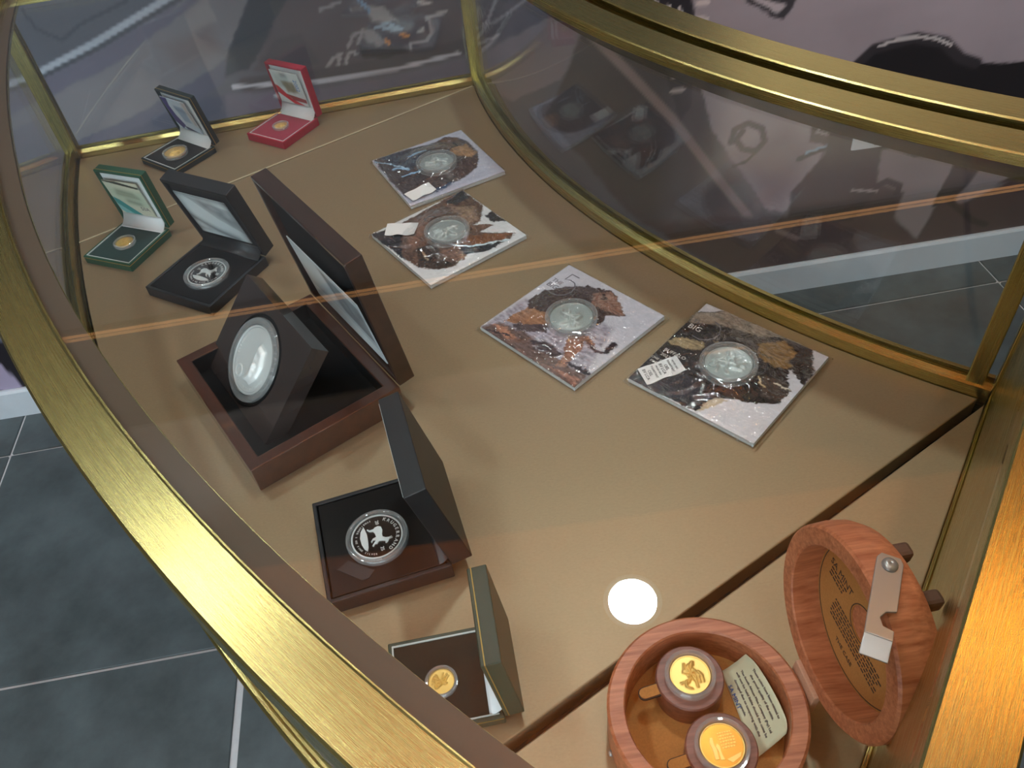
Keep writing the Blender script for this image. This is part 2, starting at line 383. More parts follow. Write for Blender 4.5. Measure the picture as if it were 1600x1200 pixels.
MURAL_PRINT = [('f',(92,94,106),60,[(-1900,-700),(330,-700),(330,900),(-1900,900)]),
 ('f',(80,84,98),20,[(-1900,-330),(-900,-180),(-640,60),(-900,0),(-1900,-120)]),
 ('f',(118,118,125),12,[(-1900,-640),(-1300,-560),(-760,-160),(-900,-120),(-1900,-300)]),
 ('f',(148,139,145),50,[(420,-330),(1990,-330),(1990,900),(420,900)]),
 ('f',(64,55,58),40,[(380,-700),(1990,-700),(1990,-340),(1300,-400),(700,-330)]),
 ('f',(34,31,34),10,[(880,-200),(1200,-160),(1500,-240),(1990,-200),(1990,-330),(1300,-380),(880,-370)]),
 ('s',(58,54,58),26,[(880,-185),(1200,-148),(1500,-228),(1990,-190)]),
 ('s',(120,110,112),14,[(900,-560),(1300,-500),(1990,-540)]),
 ('f',(92,94,106),46.5,[(-603,447),(184,371),(165,-125),(116,-237),(-17,-184),(-231,-190),(-1426,-646)]),
 ('f',(80,86,98),8.0,[(-650,191),(-309,46),(-380,9),(-583,-55),(-706,-87)]),
 ('s',(62,68,80),1.6,[(-564,23),(-558,-3),(-533,-21),(-502,-5),(-430,16)]),
 ('f',(98,98,116),3.7,[(-692,-94),(-588,-66),(-377,3),(-309,23),(-304,14),(-471,-59),(-584,-92),(-709,-125)]),
 ('f',(118,118,125),3.7,[(-731,-131),(-584,-92),(-471,-59),(-312,15),(-261,16),(-297,-29),(-325,-68),(-338,-89),(-465,-131),(-582,-164),(-778,-213)]),
 ('f',(113,106,109),25.7,[(-413,-46),(-337,-31),(-336,-67),(-399,-80)]),
 ('s',(168,178,192),8.3,[(-703,-82),(-586,-59),(-493,-30),(-374,13),(-315,31)]),
 ('s',(62,68,78),6.0,[(-709,-92),(-591,-67),(-496,-39),(-371,6),(-308,26)]),
 ('f',(92,94,112),4.9,[(-647,-182),(-582,-164),(-465,-131),(-332,-78),(-344,-107),(-401,-132),(-540,-174),(-662,-212)]),
 ('f',(82,86,104),7.3,[(-612,-188),(-380,-125),(-280,-132),(-295,-179),(-637,-238)]),
 ('f',(52,60,70),3.6,[(-263,16),(-202,15),(-261,-52),(-308,-97),(-343,-103),(-326,-68),(-297,-29)]),
 ('f',(84,80,89),7.1,[(-208,8),(9,2),(-4,-122),(-193,-119),(-303,-101),(-265,-51)]),
 ('f',(72,72,82),5.4,[(-290,-88),(-259,-61),(-222,-56),(-208,-105),(-280,-101)]),
 ('s',(68,66,74),21.5,[(-318,-118),(-212,-121),(-120,-121),(3,-110)]),
 ('s',(194,196,208),5.4,[(-337,-118),(-287,-122),(-214,-129),(-103,-128),(-11,-119)]),
 ('f',(104,101,118),3.9,[(-351,-126),(-217,-140),(-105,-138),(-2,-129),(-1,-176),(-231,-190),(-374,-192)]),
 ('s',(160,158,164),2.7,[(-198,-108),(-187,-99),(-176,-95),(-183,-109)]),
 ('s',(165,163,168),4.5,[(-172,-109),(-166,-97),(-160,-94),(-155,-98)]),
 ('s',(150,148,155),3.5,[(-163,-86),(-153,-72),(-139,-68),(-148,-83)]),
 ('f',(150,147,150),3.5,[(-139,-66),(-122,-67),(-108,-89),(-123,-91),(-137,-81)]),
 ('f',(150,146,148),3.3,[(-125,-39),(-104,-38),(-88,-63),(-104,-61),(-121,-57)]),
 ('s',(150,170,190),1.8,[(-119,-66),(-102,-63),(-85,-74),(-109,-69)]),
 ('s',(120,150,185),3.5,[(-136,-24),(-127,-37),(-123,-43)]),
 ('s',(165,162,168),4.5,[(-44,-66),(-43,-83),(-52,-94),(-77,-94),(-77,-103)]),
 ('s',(170,168,172),5.3,[(-49,-64),(-36,-62),(-20,-59)]),
 ('s',(190,188,190),2.7,[(-61,-80),(-55,-78)]),
 ('s',(190,188,190),2.7,[(-55,-42),(-40,-44)]),
 ('s',(235,160,100),2.7,[(-109,-86),(-107,-90)]),
 ('s',(235,160,100),2.7,[(-86,-81),(-78,-84)]),
 ('s',(200,198,200),4.4,[(-104,-99),(-97,-102)]),
 ('f',(50,47,52),4.4,[(-149,-86),(-132,-93),(-91,-93),(-80,-106),(-118,-111),(-148,-103)]),
 ('s',(140,140,148),4.2,[(-189,-32),(-161,-26)]),
 ('f',(78,79,92),5.3,[(16,1),(165,-20),(134,-86),(12,-124),(0,-118)]),
 ('f',(126,121,130),5.0,[(10,-126),(68,-110),(135,-84),(168,-113),(165,-139),(134,-183),(59,-204),(7,-163)]),
 ('s',(160,162,174),2.7,[(10,-111),(32,-87),(51,-53)]),
 ('s',(140,140,152),1.9,[(9,-90),(49,-82),(93,-59)]),
 ('s',(170,172,184),2.7,[(8,-113),(48,-103)]),
 ('f',(68,66,70),8.6,[(169,-107),(236,-30),(344,-45),(371,-279),(586,-643),(448,-631),(237,-434),(106,-235),(139,-184)]),
 ('f',(152,143,149),5.4,[(321,-42),(865,-118),(928,-282),(772,-258),(686,-206),(637,-211),(582,-238),(577,-324),(558,-454),(516,-486),(485,-473),(373,-301),(347,-201),(336,-132)]),
 ('f',(122,110,115),47.8,[(409,-353),(502,-323),(552,-366),(515,-472),(482,-464)]),
 ('f',(44,41,47),5.0,[(218,-44),(325,-59),(342,-152),(337,-262),(321,-281),(296,-203),(273,-114)]),
 ('s',(200,190,188),8.5,[(340,-101),(352,-101)]),
 ('s',(195,186,184),8.5,[(338,-121),(352,-125)]),
 ('s',(180,168,165),7.0,[(308,-205),(326,-206)]),
 ('s',(180,168,165),7.0,[(307,-228),(323,-228)]),
 ('s',(210,205,205),2.6,[(262,-88),(269,-97)]),
 ('s',(210,205,205),2.8,[(277,-89),(282,-100)]),
 ('s',(210,205,205),2.8,[(295,-97),(301,-109)]),
 ('s',(210,205,205),2.6,[(311,-103),(317,-115)]),
 ('s',(134,120,120),13.9,[(184,-123),(241,-190),(309,-274),(404,-413),(591,-676)]),
 ('f',(58,55,59),2.6,[(410,-89),(486,-114),(468,-143),(411,-110)]),
 ('f',(172,163,167),2.9,[(423,-105),(471,-121),(461,-132),(420,-108)]),
 ('s',(56,51,55),10.8,[(409,-332),(413,-310),(434,-302),(459,-316),(466,-340),(453,-356),(430,-348),(417,-329),(427,-315)]),
 ('s',(60,55,58),6.0,[(455,-357),(438,-373),(416,-378)]),
 ('f',(60,55,58),4.6,[(361,-315),(377,-309),(385,-349),(379,-358)]),
 ('f',(76,69,71),4.9,[(541,-301),(577,-313),(585,-367),(542,-357)]),
 ('s',(150,142,144),2.1,[(544,-318),(562,-328),(554,-338),(575,-346)]),
 ('s',(60,60,64),10.8,[(531,-384),(551,-376),(577,-370)]),
 ('s',(140,170,190),3.6,[(542,-374),(574,-367)]),
 ('f',(30,27,30),4.6,[(597,-239),(627,-213),(686,-206),(736,-224),(782,-256),(838,-267),(986,-270),(1054,-433),(801,-355)]),
 ('s',(48,44,48),17.3,[(592,-238),(621,-210),(685,-202),(735,-217),(769,-247),(799,-260)]),
 ('s',(185,180,180),2.3,[(628,-207),(655,-201),(687,-201),(721,-209),(747,-223)]),
 ('f',(50,46,49),7.2,[(574,-318),(716,-364),(755,-407),(686,-401),(690,-465),(651,-531),(528,-518),(526,-448),(577,-382)]),
 ('f',(126,117,120),8.1,[(676,-390),(823,-410),(824,-469),(790,-596),(730,-539),(738,-486),(682,-457)]),
 ('s',(70,66,68),7.3,[(688,-383),(740,-413),(810,-423),(830,-414)]),
 ('s',(46,43,46),12.1,[(635,-465),(678,-465),(699,-456),(726,-471),(724,-486)]),
 ('s',(140,132,134),5.1,[(638,-464),(686,-474)]),
 ('f',(46,44,47),5.4,[(820,-417),(889,-421),(840,-515),(800,-530)]),
 ('f',(122,114,117),8.1,[(890,-424),(1011,-470),(948,-491),(871,-526),(845,-539),(844,-516)]),
 ('f',(45,42,45),8.2,[(915,-498),(954,-475),(1062,-453),(1081,-497),(963,-500)]),
 ('f',(68,57,59),14.7,[(260,-458),(503,-490),(652,-536),(725,-531),(792,-605),(809,-534),(889,-527),(1085,-509),(1170,-712),(473,-636)]),
 ('s',(110,96,96),9.8,[(514,-526),(553,-551)]),
 ('s',(45,40,42),11.4,[(826,-516),(892,-576),(921,-589)]),
 ('f',(24,21,28),8.0,[(-1016,-376),(-858,-510),(-893,-668),(-1224,-697)]),
 ('f',(150,142,166),4.2,[(-949,-513),(-899,-545),(-891,-583),(-890,-634),(-913,-615),(-986,-577)]),
 ('f',(54,54,58),60,[(-1900,90),(330,70),(300,820),(-1900,820)]),
 ('f',(200,192,182),80,[(420,180),(1000,160),(1900,160),(1900,760),(380,700)])]  # upper right made paler to brighten its reflection in the brass rails
LION_PRINT = ((205,203,212),[('f',(168,163,175),5.3,[(-43.3,-45.5),(-42.6,-3.7),(27.1,13.8),(37.4,-16.9),(46.1,-46.4)]),
 ('f',(112,92,88),2.7,[(-44.0,-46.1),(-38.1,-33.2),(-14.8,-28.4),(16.7,-33.0),(37.2,-32.8),(43.6,-31.1),(46.5,-46.8),(2.0,-47.2)]),
 ('f',(175,125,100),2.1,[(-40.0,-37.5),(-29.5,-33.9),(-17.1,-37.1),(-22.5,-41.7)]),
 ('f',(165,120,105),1.9,[(16.6,-42.7),(35.9,-38.6),(42.0,-37.9),(43.5,-44.2),(25.9,-42.5)]),
 ('f',(78,70,76),1.2,[(-8.8,-31.8),(4.5,-25.5),(18.2,-28.5),(15.4,-34.2),(1.0,-36.7)]),
 ('f',(155,112,84),1.1,[(-34.4,-7.8),(-36.8,-29.5),(-31.3,-28.5),(-7.7,-15.5),(-16.3,-1.7)]),
 ('f',(84,72,76),1.1,[(-29.7,-28.8),(-10.5,-12.7),(-5.4,-20.4),(-20.8,-30.0)]),
 ('f',(72,55,55),0.9,[(-38.8,-4.2),(-38.7,10.7),(-28.9,24.5),(-17.0,36.1),(-1.9,41.2),(4.8,41.1),(11.1,37.3),(23.7,28.2),(21.0,23.3),(14.7,19.8),(17.6,12.6),(16.0,7.9),(3.9,8.1),(-16.7,-3.8),(-33.8,-9.1)]),
 ('f',(140,102,86),1.2,[(-8.1,30.5),(-0.9,40.1),(6.1,40.3),(13.3,35.5),(24.0,28.1),(23.0,25.0),(15.2,24.6),(8.0,22.1),(-2.2,22.6)]),
 ('s',(60,42,40),1.5,[(-2.5,35.1),(3.3,32.6),(-0.4,31.3)]),
 ('s',(50,38,36),1.3,[(22.5,26.9),(24.1,27.5)]),
 ('f',(152,112,97),0.9,[(7.8,-12.7),(17.1,-4.8),(24.0,-15.5),(27.7,-34.8),(22.6,-39.1),(18.9,-28.0)]),
 ('s',(150,110,95),4.2,[(19.4,-6.1),(27.2,-9.5)]),
 ('s',(88,70,74),2.7,[(25.0,-9.7),(33.5,-11.4),(39.1,-7.5)]),
 ('s',(48,40,48),4.3,[(38.6,-7.1),(38.4,-2.4),(37.3,1.5)]),
 ('s',(60,56,66),2.4,[(26.9,-31.5),(43.8,-30.2)]),
 ('s',(70,60,64),1.8,[(-40.2,-44.7),(-22.4,-38.2)])])
BUFFALO_PRINT = ((222,220,226),[('f',(42,38,40),0.8,[(-45.8,32.5),(-29.5,46.0),(4.2,47.8),(32.7,47.2),(43.5,26.8),(45.7,12.8),(31.4,20.2),(35.1,11.1),(40.4,5.8),(41.0,-8.1),(31.1,-16.3),(13.6,-23.4),(4.3,-43.9),(-44.4,-46.5),(-46.0,-11.2)]),
 ('f',(152,139,124),1.7,[(-45.4,31.8),(-29.3,45.6),(4.5,47.2),(14.2,44.8),(0.3,36.3),(-19.5,33.4),(-37.1,26.0),(-43.6,22.2)]),
 ('f',(165,145,110),1.4,[(-44.7,-2.5),(-41.0,6.3),(-22.8,10.9),(-21.7,4.0),(-30.6,-0.8),(-42.0,-3.9)]),
 ('f',(150,118,72),2.0,[(3.8,30.3),(15.6,42.3),(30.4,34.8),(31.8,27.7),(30.1,20.0),(21.8,17.0),(11.4,19.2)]),
 ('f',(72,62,58),1.0,[(20.0,6.1),(33.7,10.0),(40.4,5.8),(40.4,-7.1),(28.1,-9.5)]),
 ('s',(190,168,128),1.2,[(18.9,4.6),(23.5,-1.5),(27.0,-0.8)]),
 ('s',(200,190,170),1.3,[(29.4,5.3),(40.0,4.7)]),
 ('f',(215,213,220),0.4,[(34.6,11.5),(32.2,21.5),(45.2,12.4),(45.4,-0.3),(40.2,5.6)]),
 ('s',(48,45,46),5.7,[(29.7,27.8),(32.4,41.2),(43.0,23.2)]),
 ('f',(46,46,54),1.6,[(-44.1,-45.4),(-44.4,-15.1),(-9.8,-22.4),(6.7,-28.6),(3.7,-42.9)]),
 ('f',(196,180,155),1.3,[(4.2,-43.7),(7.8,-27.0),(15.9,-23.9),(9.1,-38.8)]),
 ('s',(120,105,80),1.1,[(-19.1,15.3),(7.9,23.3),(23.4,23.1)])])
RHINO_PRINT = ((228,230,232),[('f',(98,73,61),1.3,[(-44.3,-45.4),(-39.8,-28.2),(-45.9,44.5),(-11.7,43.6),(3.6,30.0),(3.5,21.4),(14.8,35.6),(16.2,20.3),(35.7,40.2),(40.3,32.5),(33.3,-2.6),(35.5,-8.2),(38.3,-19.4),(35.5,-28.2),(20.3,-40.7),(3.7,-42.3),(-7.6,-40.8)]),
 ('f',(40,38,45),1.3,[(-44.3,-45.4),(-38.3,-19.5),(-7.6,-39.4),(5.7,-42.9)]),
 ('f',(40,38,42),1.7,[(-40.0,24.3),(-46.8,45.1),(-31.4,42.0),(-29.4,28.9)]),
 ('f',(45,40,42),1.0,[(-0.2,36.2),(-1.9,44.7),(20.1,46.1),(9.8,36.3)]),
 ('f',(152,122,102),4.1,[(-31.1,24.2),(-17.3,38.1),(0.7,29.9),(-0.2,17.6),(-17.1,20.6)]),
 ('f',(128,94,78),4.1,[(-28.7,-22.5),(-36.0,1.6),(-29.2,11.4),(-19.5,-7.5),(-1.1,-32.7)]),
 ('f',(58,46,40),1.8,[(-1.5,-27.8),(1.4,-14.0),(26.8,-19.8),(36.8,-15.8),(35.1,-27.9),(19.8,-40.4)]),
 ('s',(60,44,38),1.7,[(-29.8,-3.7),(-33.4,2.8),(-28.2,6.5),(-26.4,-0.3)]),
 ('f',(122,90,72),1.0,[(1.0,18.9),(14.8,35.6),(13.0,18.4)]),
 ('f',(125,80,50),1.2,[(11.3,9.8),(36.0,39.9),(36.9,19.6),(24.1,6.5)]),
 ('f',(38,38,44),0.9,[(20.7,-4.9),(39.5,31.7),(40.5,11.5),(31.7,-4.2)]),
 ('s',(215,235,240),2.1,[(11.9,-5.9),(23.2,1.6),(32.1,14.7),(39.5,31.7)]),
 ('s',(170,140,110),0.9,[(4.6,-26.9),(16.5,-30.4)])])
LEOPARD_PRINT = ((192,194,210),[('f',(72,64,66),2.2,[(-47.8,-43.4),(-42.7,-4.5),(-38.1,14.0),(-42.3,27.7),(-34.7,36.1),(-20.3,41.1),(-1.8,40.2),(8.8,37.8),(23.0,28.6),(32.8,12.6),(35.1,-5.2),(36.3,-16.7),(22.3,-18.6),(30.0,-43.6),(-0.2,-44.8)]),
 ('f',(165,125,90),2.8,[(-20.9,23.7),(-18.4,37.2),(0.9,38.8),(5.5,31.5),(-4.8,22.0),(-15.9,19.9)]),
 ('f',(88,70,60),2.4,[(-38.1,14.0),(-42.3,27.7),(-32.9,36.7),(-20.5,36.7),(-18.5,22.6),(-26.8,11.8)]),
 ('f',(78,60,58),1.9,[(13.2,7.8),(3.4,26.7),(8.6,37.5),(23.0,28.6),(32.9,6.9)]),
 ('f',(56,62,76),4.0,[(-49.2,-37.9),(-39.9,-7.2),(-28.8,1.1),(-8.4,-20.6),(-23.5,-32.6)]),
 ('s',(150,190,225),2.3,[(-30.8,-13.9),(-31.7,-4.9),(-32.0,1.0)]),
 ('s',(150,190,225),3.0,[(-18.9,-34.5),(-16.3,-27.1),(-9.6,-24.3)]),
 ('s',(150,190,225),2.6,[(-2.4,-32.2),(-2.7,-23.0),(-1.0,-16.7)]),
 ('s',(170,205,230),1.2,[(-40.4,-42.8),(-25.8,-31.6),(-11.9,-23.3)]),
 ('s',(40,34,34),2.0,[(-26.3,29.2),(-19.9,29.1)]),
 ('f',(60,78,110),3.6,[(33.7,-18.2),(31.9,1.8),(36.7,-3.1),(39.4,-18.1)])])

# ------------------------------------------------------------------ room
def struct(name, pb, m, parent=None, **k):
    o = pb.build(name, m, parent, **k)
    o.location = (0, 0, Z0) if parent is None else (0, 0, 0)
    if parent is None: o['kind'] = 'structure'
    return o
WX0, WX1, WY0 = -1750, 1950, -1150
RAFT_Z, CEIL_Z = 1410, 1500
def wy(x): return 1175 + 0.035 * x          # the mural wall runs almost square to the case
floor = struct('floor', PB().box(WX0 - 60, WX1 + 60, WY0 - 60, 1320, ZF - 60, ZF - 4), M['grout'])
G3 = radians(3.0)
us = [-856 + 462 * k for k in range(-2, 7)]
vs = [620.6 + 462 * k for k in range(-4, 3)]
for i in range(len(us) - 1):
    for j in range(len(vs) - 1):
        gl = 10 if us[i] == -394 else 2.6
        u0, u1, v0, v1 = us[i] + (2 if us[i] == -394 else 2.6), us[i + 1] - (9 if us[i + 1] == -394 else 2.6), vs[j] + 2.6, min(vs[j + 1] - 2.6, 1222)
        cx, cy = cos(G3) * (u0 + u1) / 2 - sin(G3) * (v0 + v1) / 2, sin(G3) * (u0 + u1) / 2 + cos(G3) * (v0 + v1) / 2
        if not (WX0 - 150 < cx < WX1 + 150 and WY0 - 150 < cy < 1300): continue
        t = PB().box(-(u1 - u0) / 2, (u1 - u0) / 2, -(v1 - v0) / 2, (v1 - v0) / 2, -4.5, 0).build('tile', M['tile'], floor, bevel=0.6, seg=1)
        t.location = (cx * S, cy * S, ZF * S); t.rotation_euler = (0, 0, G3)
        t.delta_rotation_euler = (0, 0, 0)
wall = PB()
wall.add([(WX0, wy(WX0), ZF), (WX1, wy(WX1), ZF), (WX1, wy(WX1) + 60, ZF), (WX0, wy(WX0) + 60, ZF),
          (WX0, wy(WX0), CEIL_Z), (WX1, wy(WX1), CEIL_Z), (WX1, wy(WX1) + 60, CEIL_Z), (WX0, wy(WX0) + 60, CEIL_Z)],
         [(3, 2, 1, 0), (4, 5, 6, 7), (0, 1, 5, 4), (1, 2, 6, 5), (2, 3, 7, 6), (3, 0, 4, 7)])
wall_back = struct('wall_back', wall, M['wall_dark'])
mx = list(np.arange(WX0 + 4, -960, 40)) + list(np.arange(-960, -700, 6)) + list(np.arange(-700, 1060, 3.6)) + list(np.arange(1064, WX1 - 4, 40))
mz = list(np.arange(-606, 70, 3.6)) + list(np.arange(74, 806, 30)) + [806]
WALLF = frame((0, 1175 - 1.2, 0), (1, 0.035, 0), (0, 0, 1), (0, -1, 0))
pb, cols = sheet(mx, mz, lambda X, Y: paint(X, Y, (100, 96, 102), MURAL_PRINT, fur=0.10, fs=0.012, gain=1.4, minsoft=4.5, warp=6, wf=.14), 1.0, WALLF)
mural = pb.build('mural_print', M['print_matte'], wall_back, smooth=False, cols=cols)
mural['label'] = 'large grey and mauve photographic mural of straps, rings and glossy curves'
bb = PB().sweep([((x, wy(x), ZF), (0.035, -1, 0), (0, 0, 1), x) for x in (WX0, WX1)], [(0, 0), (9, 0), (9, 58), (6, 63), (0, 63)])
struct('baseboard_back', bb, M['baseboard'])
struct('wall_left', PB().box(WX0 - 60, WX0, WY0, 1320, ZF, CEIL_Z), M['wall'])
struct('wall_right', PB().box(WX1, WX1 + 60, WY0, 1320, ZF, CEIL_Z), M['wall'])
struct('wall_front', PB().box(WX0 - 60, WX1 + 60, WY0 - 60, WY0, ZF, CEIL_Z), M['wall'])
# unseen window behind the viewer, added as fill for the lid interiors
wn = struct('added_window_1', PB().box(-1350, 350, WY0 - 2, WY0 + 14, -250, 950), M['white_plastic'])
for i in range(3):
    PB().box(-1320 + 560 * i, -790 + 560 * i, WY0 + 12, WY0 + 15.5, -220, 920).build('pane', emitter('added_window_glow', (0.80, 0.92, 1.0), WINDOW_FILL), wn)
struct('ceiling', PB().box(WX0 - 60, WX1 + 60, WY0 - 60, 1320, CEIL_Z, CEIL_Z + 60), M['ceil'])
struct('trim_1', PB().box(WX0 + 10, WX1 - 10, WY0 + 10, 1020, RAFT_Z, CEIL_Z), M['raft'])   # dropped ceiling raft
# warm LED line along the top of the mural
led = thing('light_strip', 'warm orange light strip running along the wall above the mural', 'light strip', (100, wy(100), 818))
LF = lambda x: ((x, wy(x), 0), (0.035, -1, 0), (0, 0, 1), x)
PB().sweep([LF(WX0 + 30), LF(WX1 - 30)], [(0.5, 808), (14, 808), (14, 812), (4, 812), (4, 826), (0.5, 826)]).build('channel', M['brass_shaded'], led, origin=(100, wy(100), 818))
PB().sweep([LF(WX0 + 40), LF(WX1 - 40)], [(4.2, 813.2), (9, 813.2), (9, 822), (4.2, 822)]).build('diffuser', emitter('warm_led', (1.0, 0.46, 0.16), LED_STRENGTH), led, origin=(100, wy(100), 818))
# ceiling downlights
for k, (x, y, c, e) in enumerate(LAMPS):
    DL = ('mirrored in the case top', 'above the outer brass rail near the mural wall', 'midway between the window wall and the case', 'by the left wall and the window', 'over the floor left of the case', 'by the right wall and the window')
    lab = 'round amber ceiling downlight set in the raft' if c == AMBER else 'round cool white ceiling downlight ' + DL[k]
    t = thing('ceiling_downlight', lab, 'downlight', (x, y, RAFT_Z), 0, 'ceiling downlights')
    PB().lathe([(48, 0.2), (58, 0.2), (58, -2.5), (50, -4), (48, -2)], 40).build('trim_ring', M['white_plastic'], t, smooth=0.6)
    o = PB().cyl(47.5, -1.5, 0.2, 40).build('diffuser', emitter('lamp_glow', c, e), t)
# warm cove strips added out of view to light the raft
cm = emitter('added_cove_glow', *FILL_COVE)
for nm, lab, (x0, x1, y0, y1) in (('a', 'added warm fill strip out of view, high on the left wall', (WX0 + 1, WX0 + 46, WY0 + 80, 950)), ('b', 'added warm fill strip out of view, high on the right wall', (WX1 - 46, WX1 - 1, WY0 + 80, 950)), ('c', 'added warm fill strip out of view, high on the window wall', (WX0 + 80, WX1 - 80, WY0 + 1, WY0 + 46)), ('d', 'added warm fill strip out of view, on the dark wall band above the mural', (-900, 1300, 1080, 1130))):
    cx_, cy_ = (x0 + x1) / 2, (y0 + y1) / 2
    t = thing('added_cove', lab, 'light strip', (cx_, cy_ if nm != 'd' else wy(cx_) - 27, 1150 if nm != 'd' else 1020), 0 if nm != 'd' else 0.035)
    PB().tray(x0 - cx_, x1 - cx_, y0 - cy_, y1 - cy_, -6, 14, 3, -2).build('channel', M['brass_shaded'], t)
    PB().box(x0 - cx_ + 4, x1 - cx_ - 4, y0 - cy_ + 4, y1 - cy_ - 4, -2, 8).build('diffuser', cm, t)
ul, ur, uc, ue = FILL_UPLIGHT
ut = thing('added_uplighter', 'added dark bowl uplighter out of view, over the near end of the case', 'added fill lamp', ul)  # no known lamp hangs here; added to warm the raft
PB().lathe([(ur, 40), (ur - 3, 40), (ur * .8, 8), (ur * .4, -8), (.01, -12), (.01, -16), (ur * .42, -12), (ur * .84, 5)], 48).build('bowl', M['board'], ut, smooth=0.8, weld=True)
PB().cyl(ur - 8, 32, 35, 48).build('lamp_disc', emitter('added_uplight_glow', uc, ue), ut)
for i in range(3):
    a = 2 * pi * i / 3; PB().box(-1.2, 1.2, -1.2, 1.2, 38, RAFT_Z - ul[2], T((ur - 2) * cos(a), (ur - 2) * sin(a), 0)).build('hanger', M['steel'], ut)
# wall plate
wp = thing('wall_plate', 'white plastic wall plate set in the dark part of the mural', 'wall plate', (667, wy(667), -346))
PB().box(-48, 48, -6, -1.4, -37, 40, Matrix.Identity(4)).build('plate', M['white_plastic'], wp, bevel=2.5)
PB().lathe([(0.1, -7.2), (3, -6.8), (3.2, -5), (0.1, -5)], 16, Matrix.Rotation(radians(90), 4, 'X') @ T(-8, -28, 0) @ T(0, 0, 12)).build('screw', M['steel'], wp)

# ------------------------------------------------------------------ display case
CX, CY = 737.0, 886.0
A0, A1 = radians(185.85), radians(231.5)
RI, RO = 738.0, 1114.0
AX = (A0 + A1) / 2
def dl(a):
    g = max(0.0, 202.4 - math.degrees(a)); return 0.35 * g + 0.06 * g * g
def pol(r, a, z=0): return (CX + r * cos(a), CY + r * sin(a), z)
def arc(prof_r, outer=False, a0=A0, a1=A1, n=64, zs=1):
    """frames along an arc: ex radial outward, ey up"""
    fr = []
    for i in range(n + 1):
        a = a0 + (a1 - a0) * i / n; d = dl(a) if outer else 0
        o = (CX + d * cos(a), CY + d * sin(a), 0)
        fr.append((o, (cos(a), sin(a), 0), (0, 0, 1), (a - a0) * prof_r))
    return fr
def rad(a, r0, r1, outer=True):
    """frames along a radial end line: ex points out of the case, ey up"""
    sgn = 1 if a == A1 else -1
    ex = (-sin(a) * sgn, cos(a) * sgn, 0)
    R1 = r1 + (dl(a) if outer else 0)
    fr = [(pol(r, a), ex, (0, 0, 1), r) for r in (r0, R1)]
    return fr if sgn > 0 else fr[::-1]
O = (340, 440, ZF)
case = thing('display_case', 'curved brass-framed glass display case with a tan leather shelf', 'display case', O)
def cp(pb, name, m, **k): return pb.build(name, m, case, origin=O, **k)
# shelf panels
axd = (cos(AX), sin(AX))
def hit_outer(p, side):
    lo, hi = 0, 600
    for _ in range(60):
        t = (lo + hi) / 2; x, y = p[0] + axd[0] * t, p[1] + axd[1] * t
        a = math.atan2(y - CY, x - CX) % (2 * pi)
        if math.hypot(x - CX, y - CY) < RO + dl(a): lo = t
        else: hi = t
    return (x, y), a
nrm = (-axd[1], axd[0])
pin0, pin1 = pol(RI, A0)[:2], pol(RI, A1)[:2]
def off(p, d): return (p[0] + nrm[0] * d, p[1] + nrm[1] * d)
sg = 1 if (pin1[0] - pin0[0]) * nrm[0] + (pin1[1] - pin0[1]) * nrm[1] > 0 else -1      # nrm*sg: from far seam towards near seam
f_a, fa = hit_outer(off(pin0, 0.6 * sg), 0); n_a, na = hit_outer(off(pin1, -5.5 * sg), 0)
f_b, fb = hit_outer(off(pin0, -0.6 * sg), 0); n_b, nb = hit_outer(off(pin1, 0.8 * sg), 0)
N = 40
def oarc(a, b, n=N): return [pol(RO + dl(a + (b - a) * i / n), a + (b - a) * i / n)[:2] for i in range(n + 1)]
def iarc(a, b, n=N): return [pol(RI, a + (b - a) * i / n)[:2] for i in range(n + 1)]
eps = 0.0016
center = iarc(A1 - 0.006, A0 + eps) + oarc(fa, na)
cp(PB().prism(center, -14, 0), 'shelf_panel', M['leather'], bevel=0.8)
cp(PB().prism([pin0] + oarc(A0, fb, 16), -14, 0), 'shelf_panel', M['leather'], bevel=0.8)
cp(PB().prism([pol(RI + 2, A1)[:2], n_b] + oarc(nb, A1, 16)[1:], -14, -0.5), 'shelf_panel', M['leather'], bevel=0.8)
m0, m1 = off(pin0, -1.3 * sg), off(f_b, -0.6 * sg)
cp(PB().prism([off(pin0, -1.0 * sg), off(f_b, -1.0 * sg), off(f_b, 0.8 * sg), off(pin0, 0.8 * sg)], -6, 0.35), 'seam_highlight', M['seam'])  # pale strip painted as the lit edge along the far seam
full = iarc(A1, A0) + oarc(A0, A1)
cp(PB().prism(full, -26, -14.2), 'shelf_board', M['board'])
# lower cabinet and base band
low = [pol(RI + 14, A1 + (A0 - A1) * i / N)[:2] for i in range(N + 1)] + [pol(RO - 40, A0 + (A1 - A0) * i / N)[:2] for i in range(N + 1)]
cp(PB().prism(low, ZF, -44), 'cabinet_body', M['cabinet'])
band = [(RO - 4, -44), (RO + 11, -44), (RO + 13, -41), (RO + 13, -34), (RO + 10.5, -33), (RO + 10.5, -31), (RO + 13, -30), (RO + 13, -18), (RO + 10.5, -17), (RO + 10.5, -15), (RO + 13, -14), (RO + 13, -8), (RO + 9, -3.5), (RO + 2, -3.5), (RO + 2, -26), (RO - 4, -26)]
cp(PB().sweep(arc(RO, True), band), 'base_band', M['brass'], smooth=0.5)
iband = [(RI - 22, -44), (RI, -44), (RI, -27), (RI - 2, -27), (RI - 2, -2), (RI - 22, -2)]
cp(PB().sweep(arc(RI), iband), 'base_band', M['brass'], smooth=0.5)
cp(PB().sweep(rad(A0, RI - 20, RO + 10), [(0.5, -44), (14, -44), (14, -2), (0.5, -2)]), 'base_band', M['brass'])
cp(PB().sweep(rad(A1, RI - 20, RO + 10), [(0.5, -44), (24, -44), (24, -2), (0.5, -2)]), 'base_band', M['brass'])
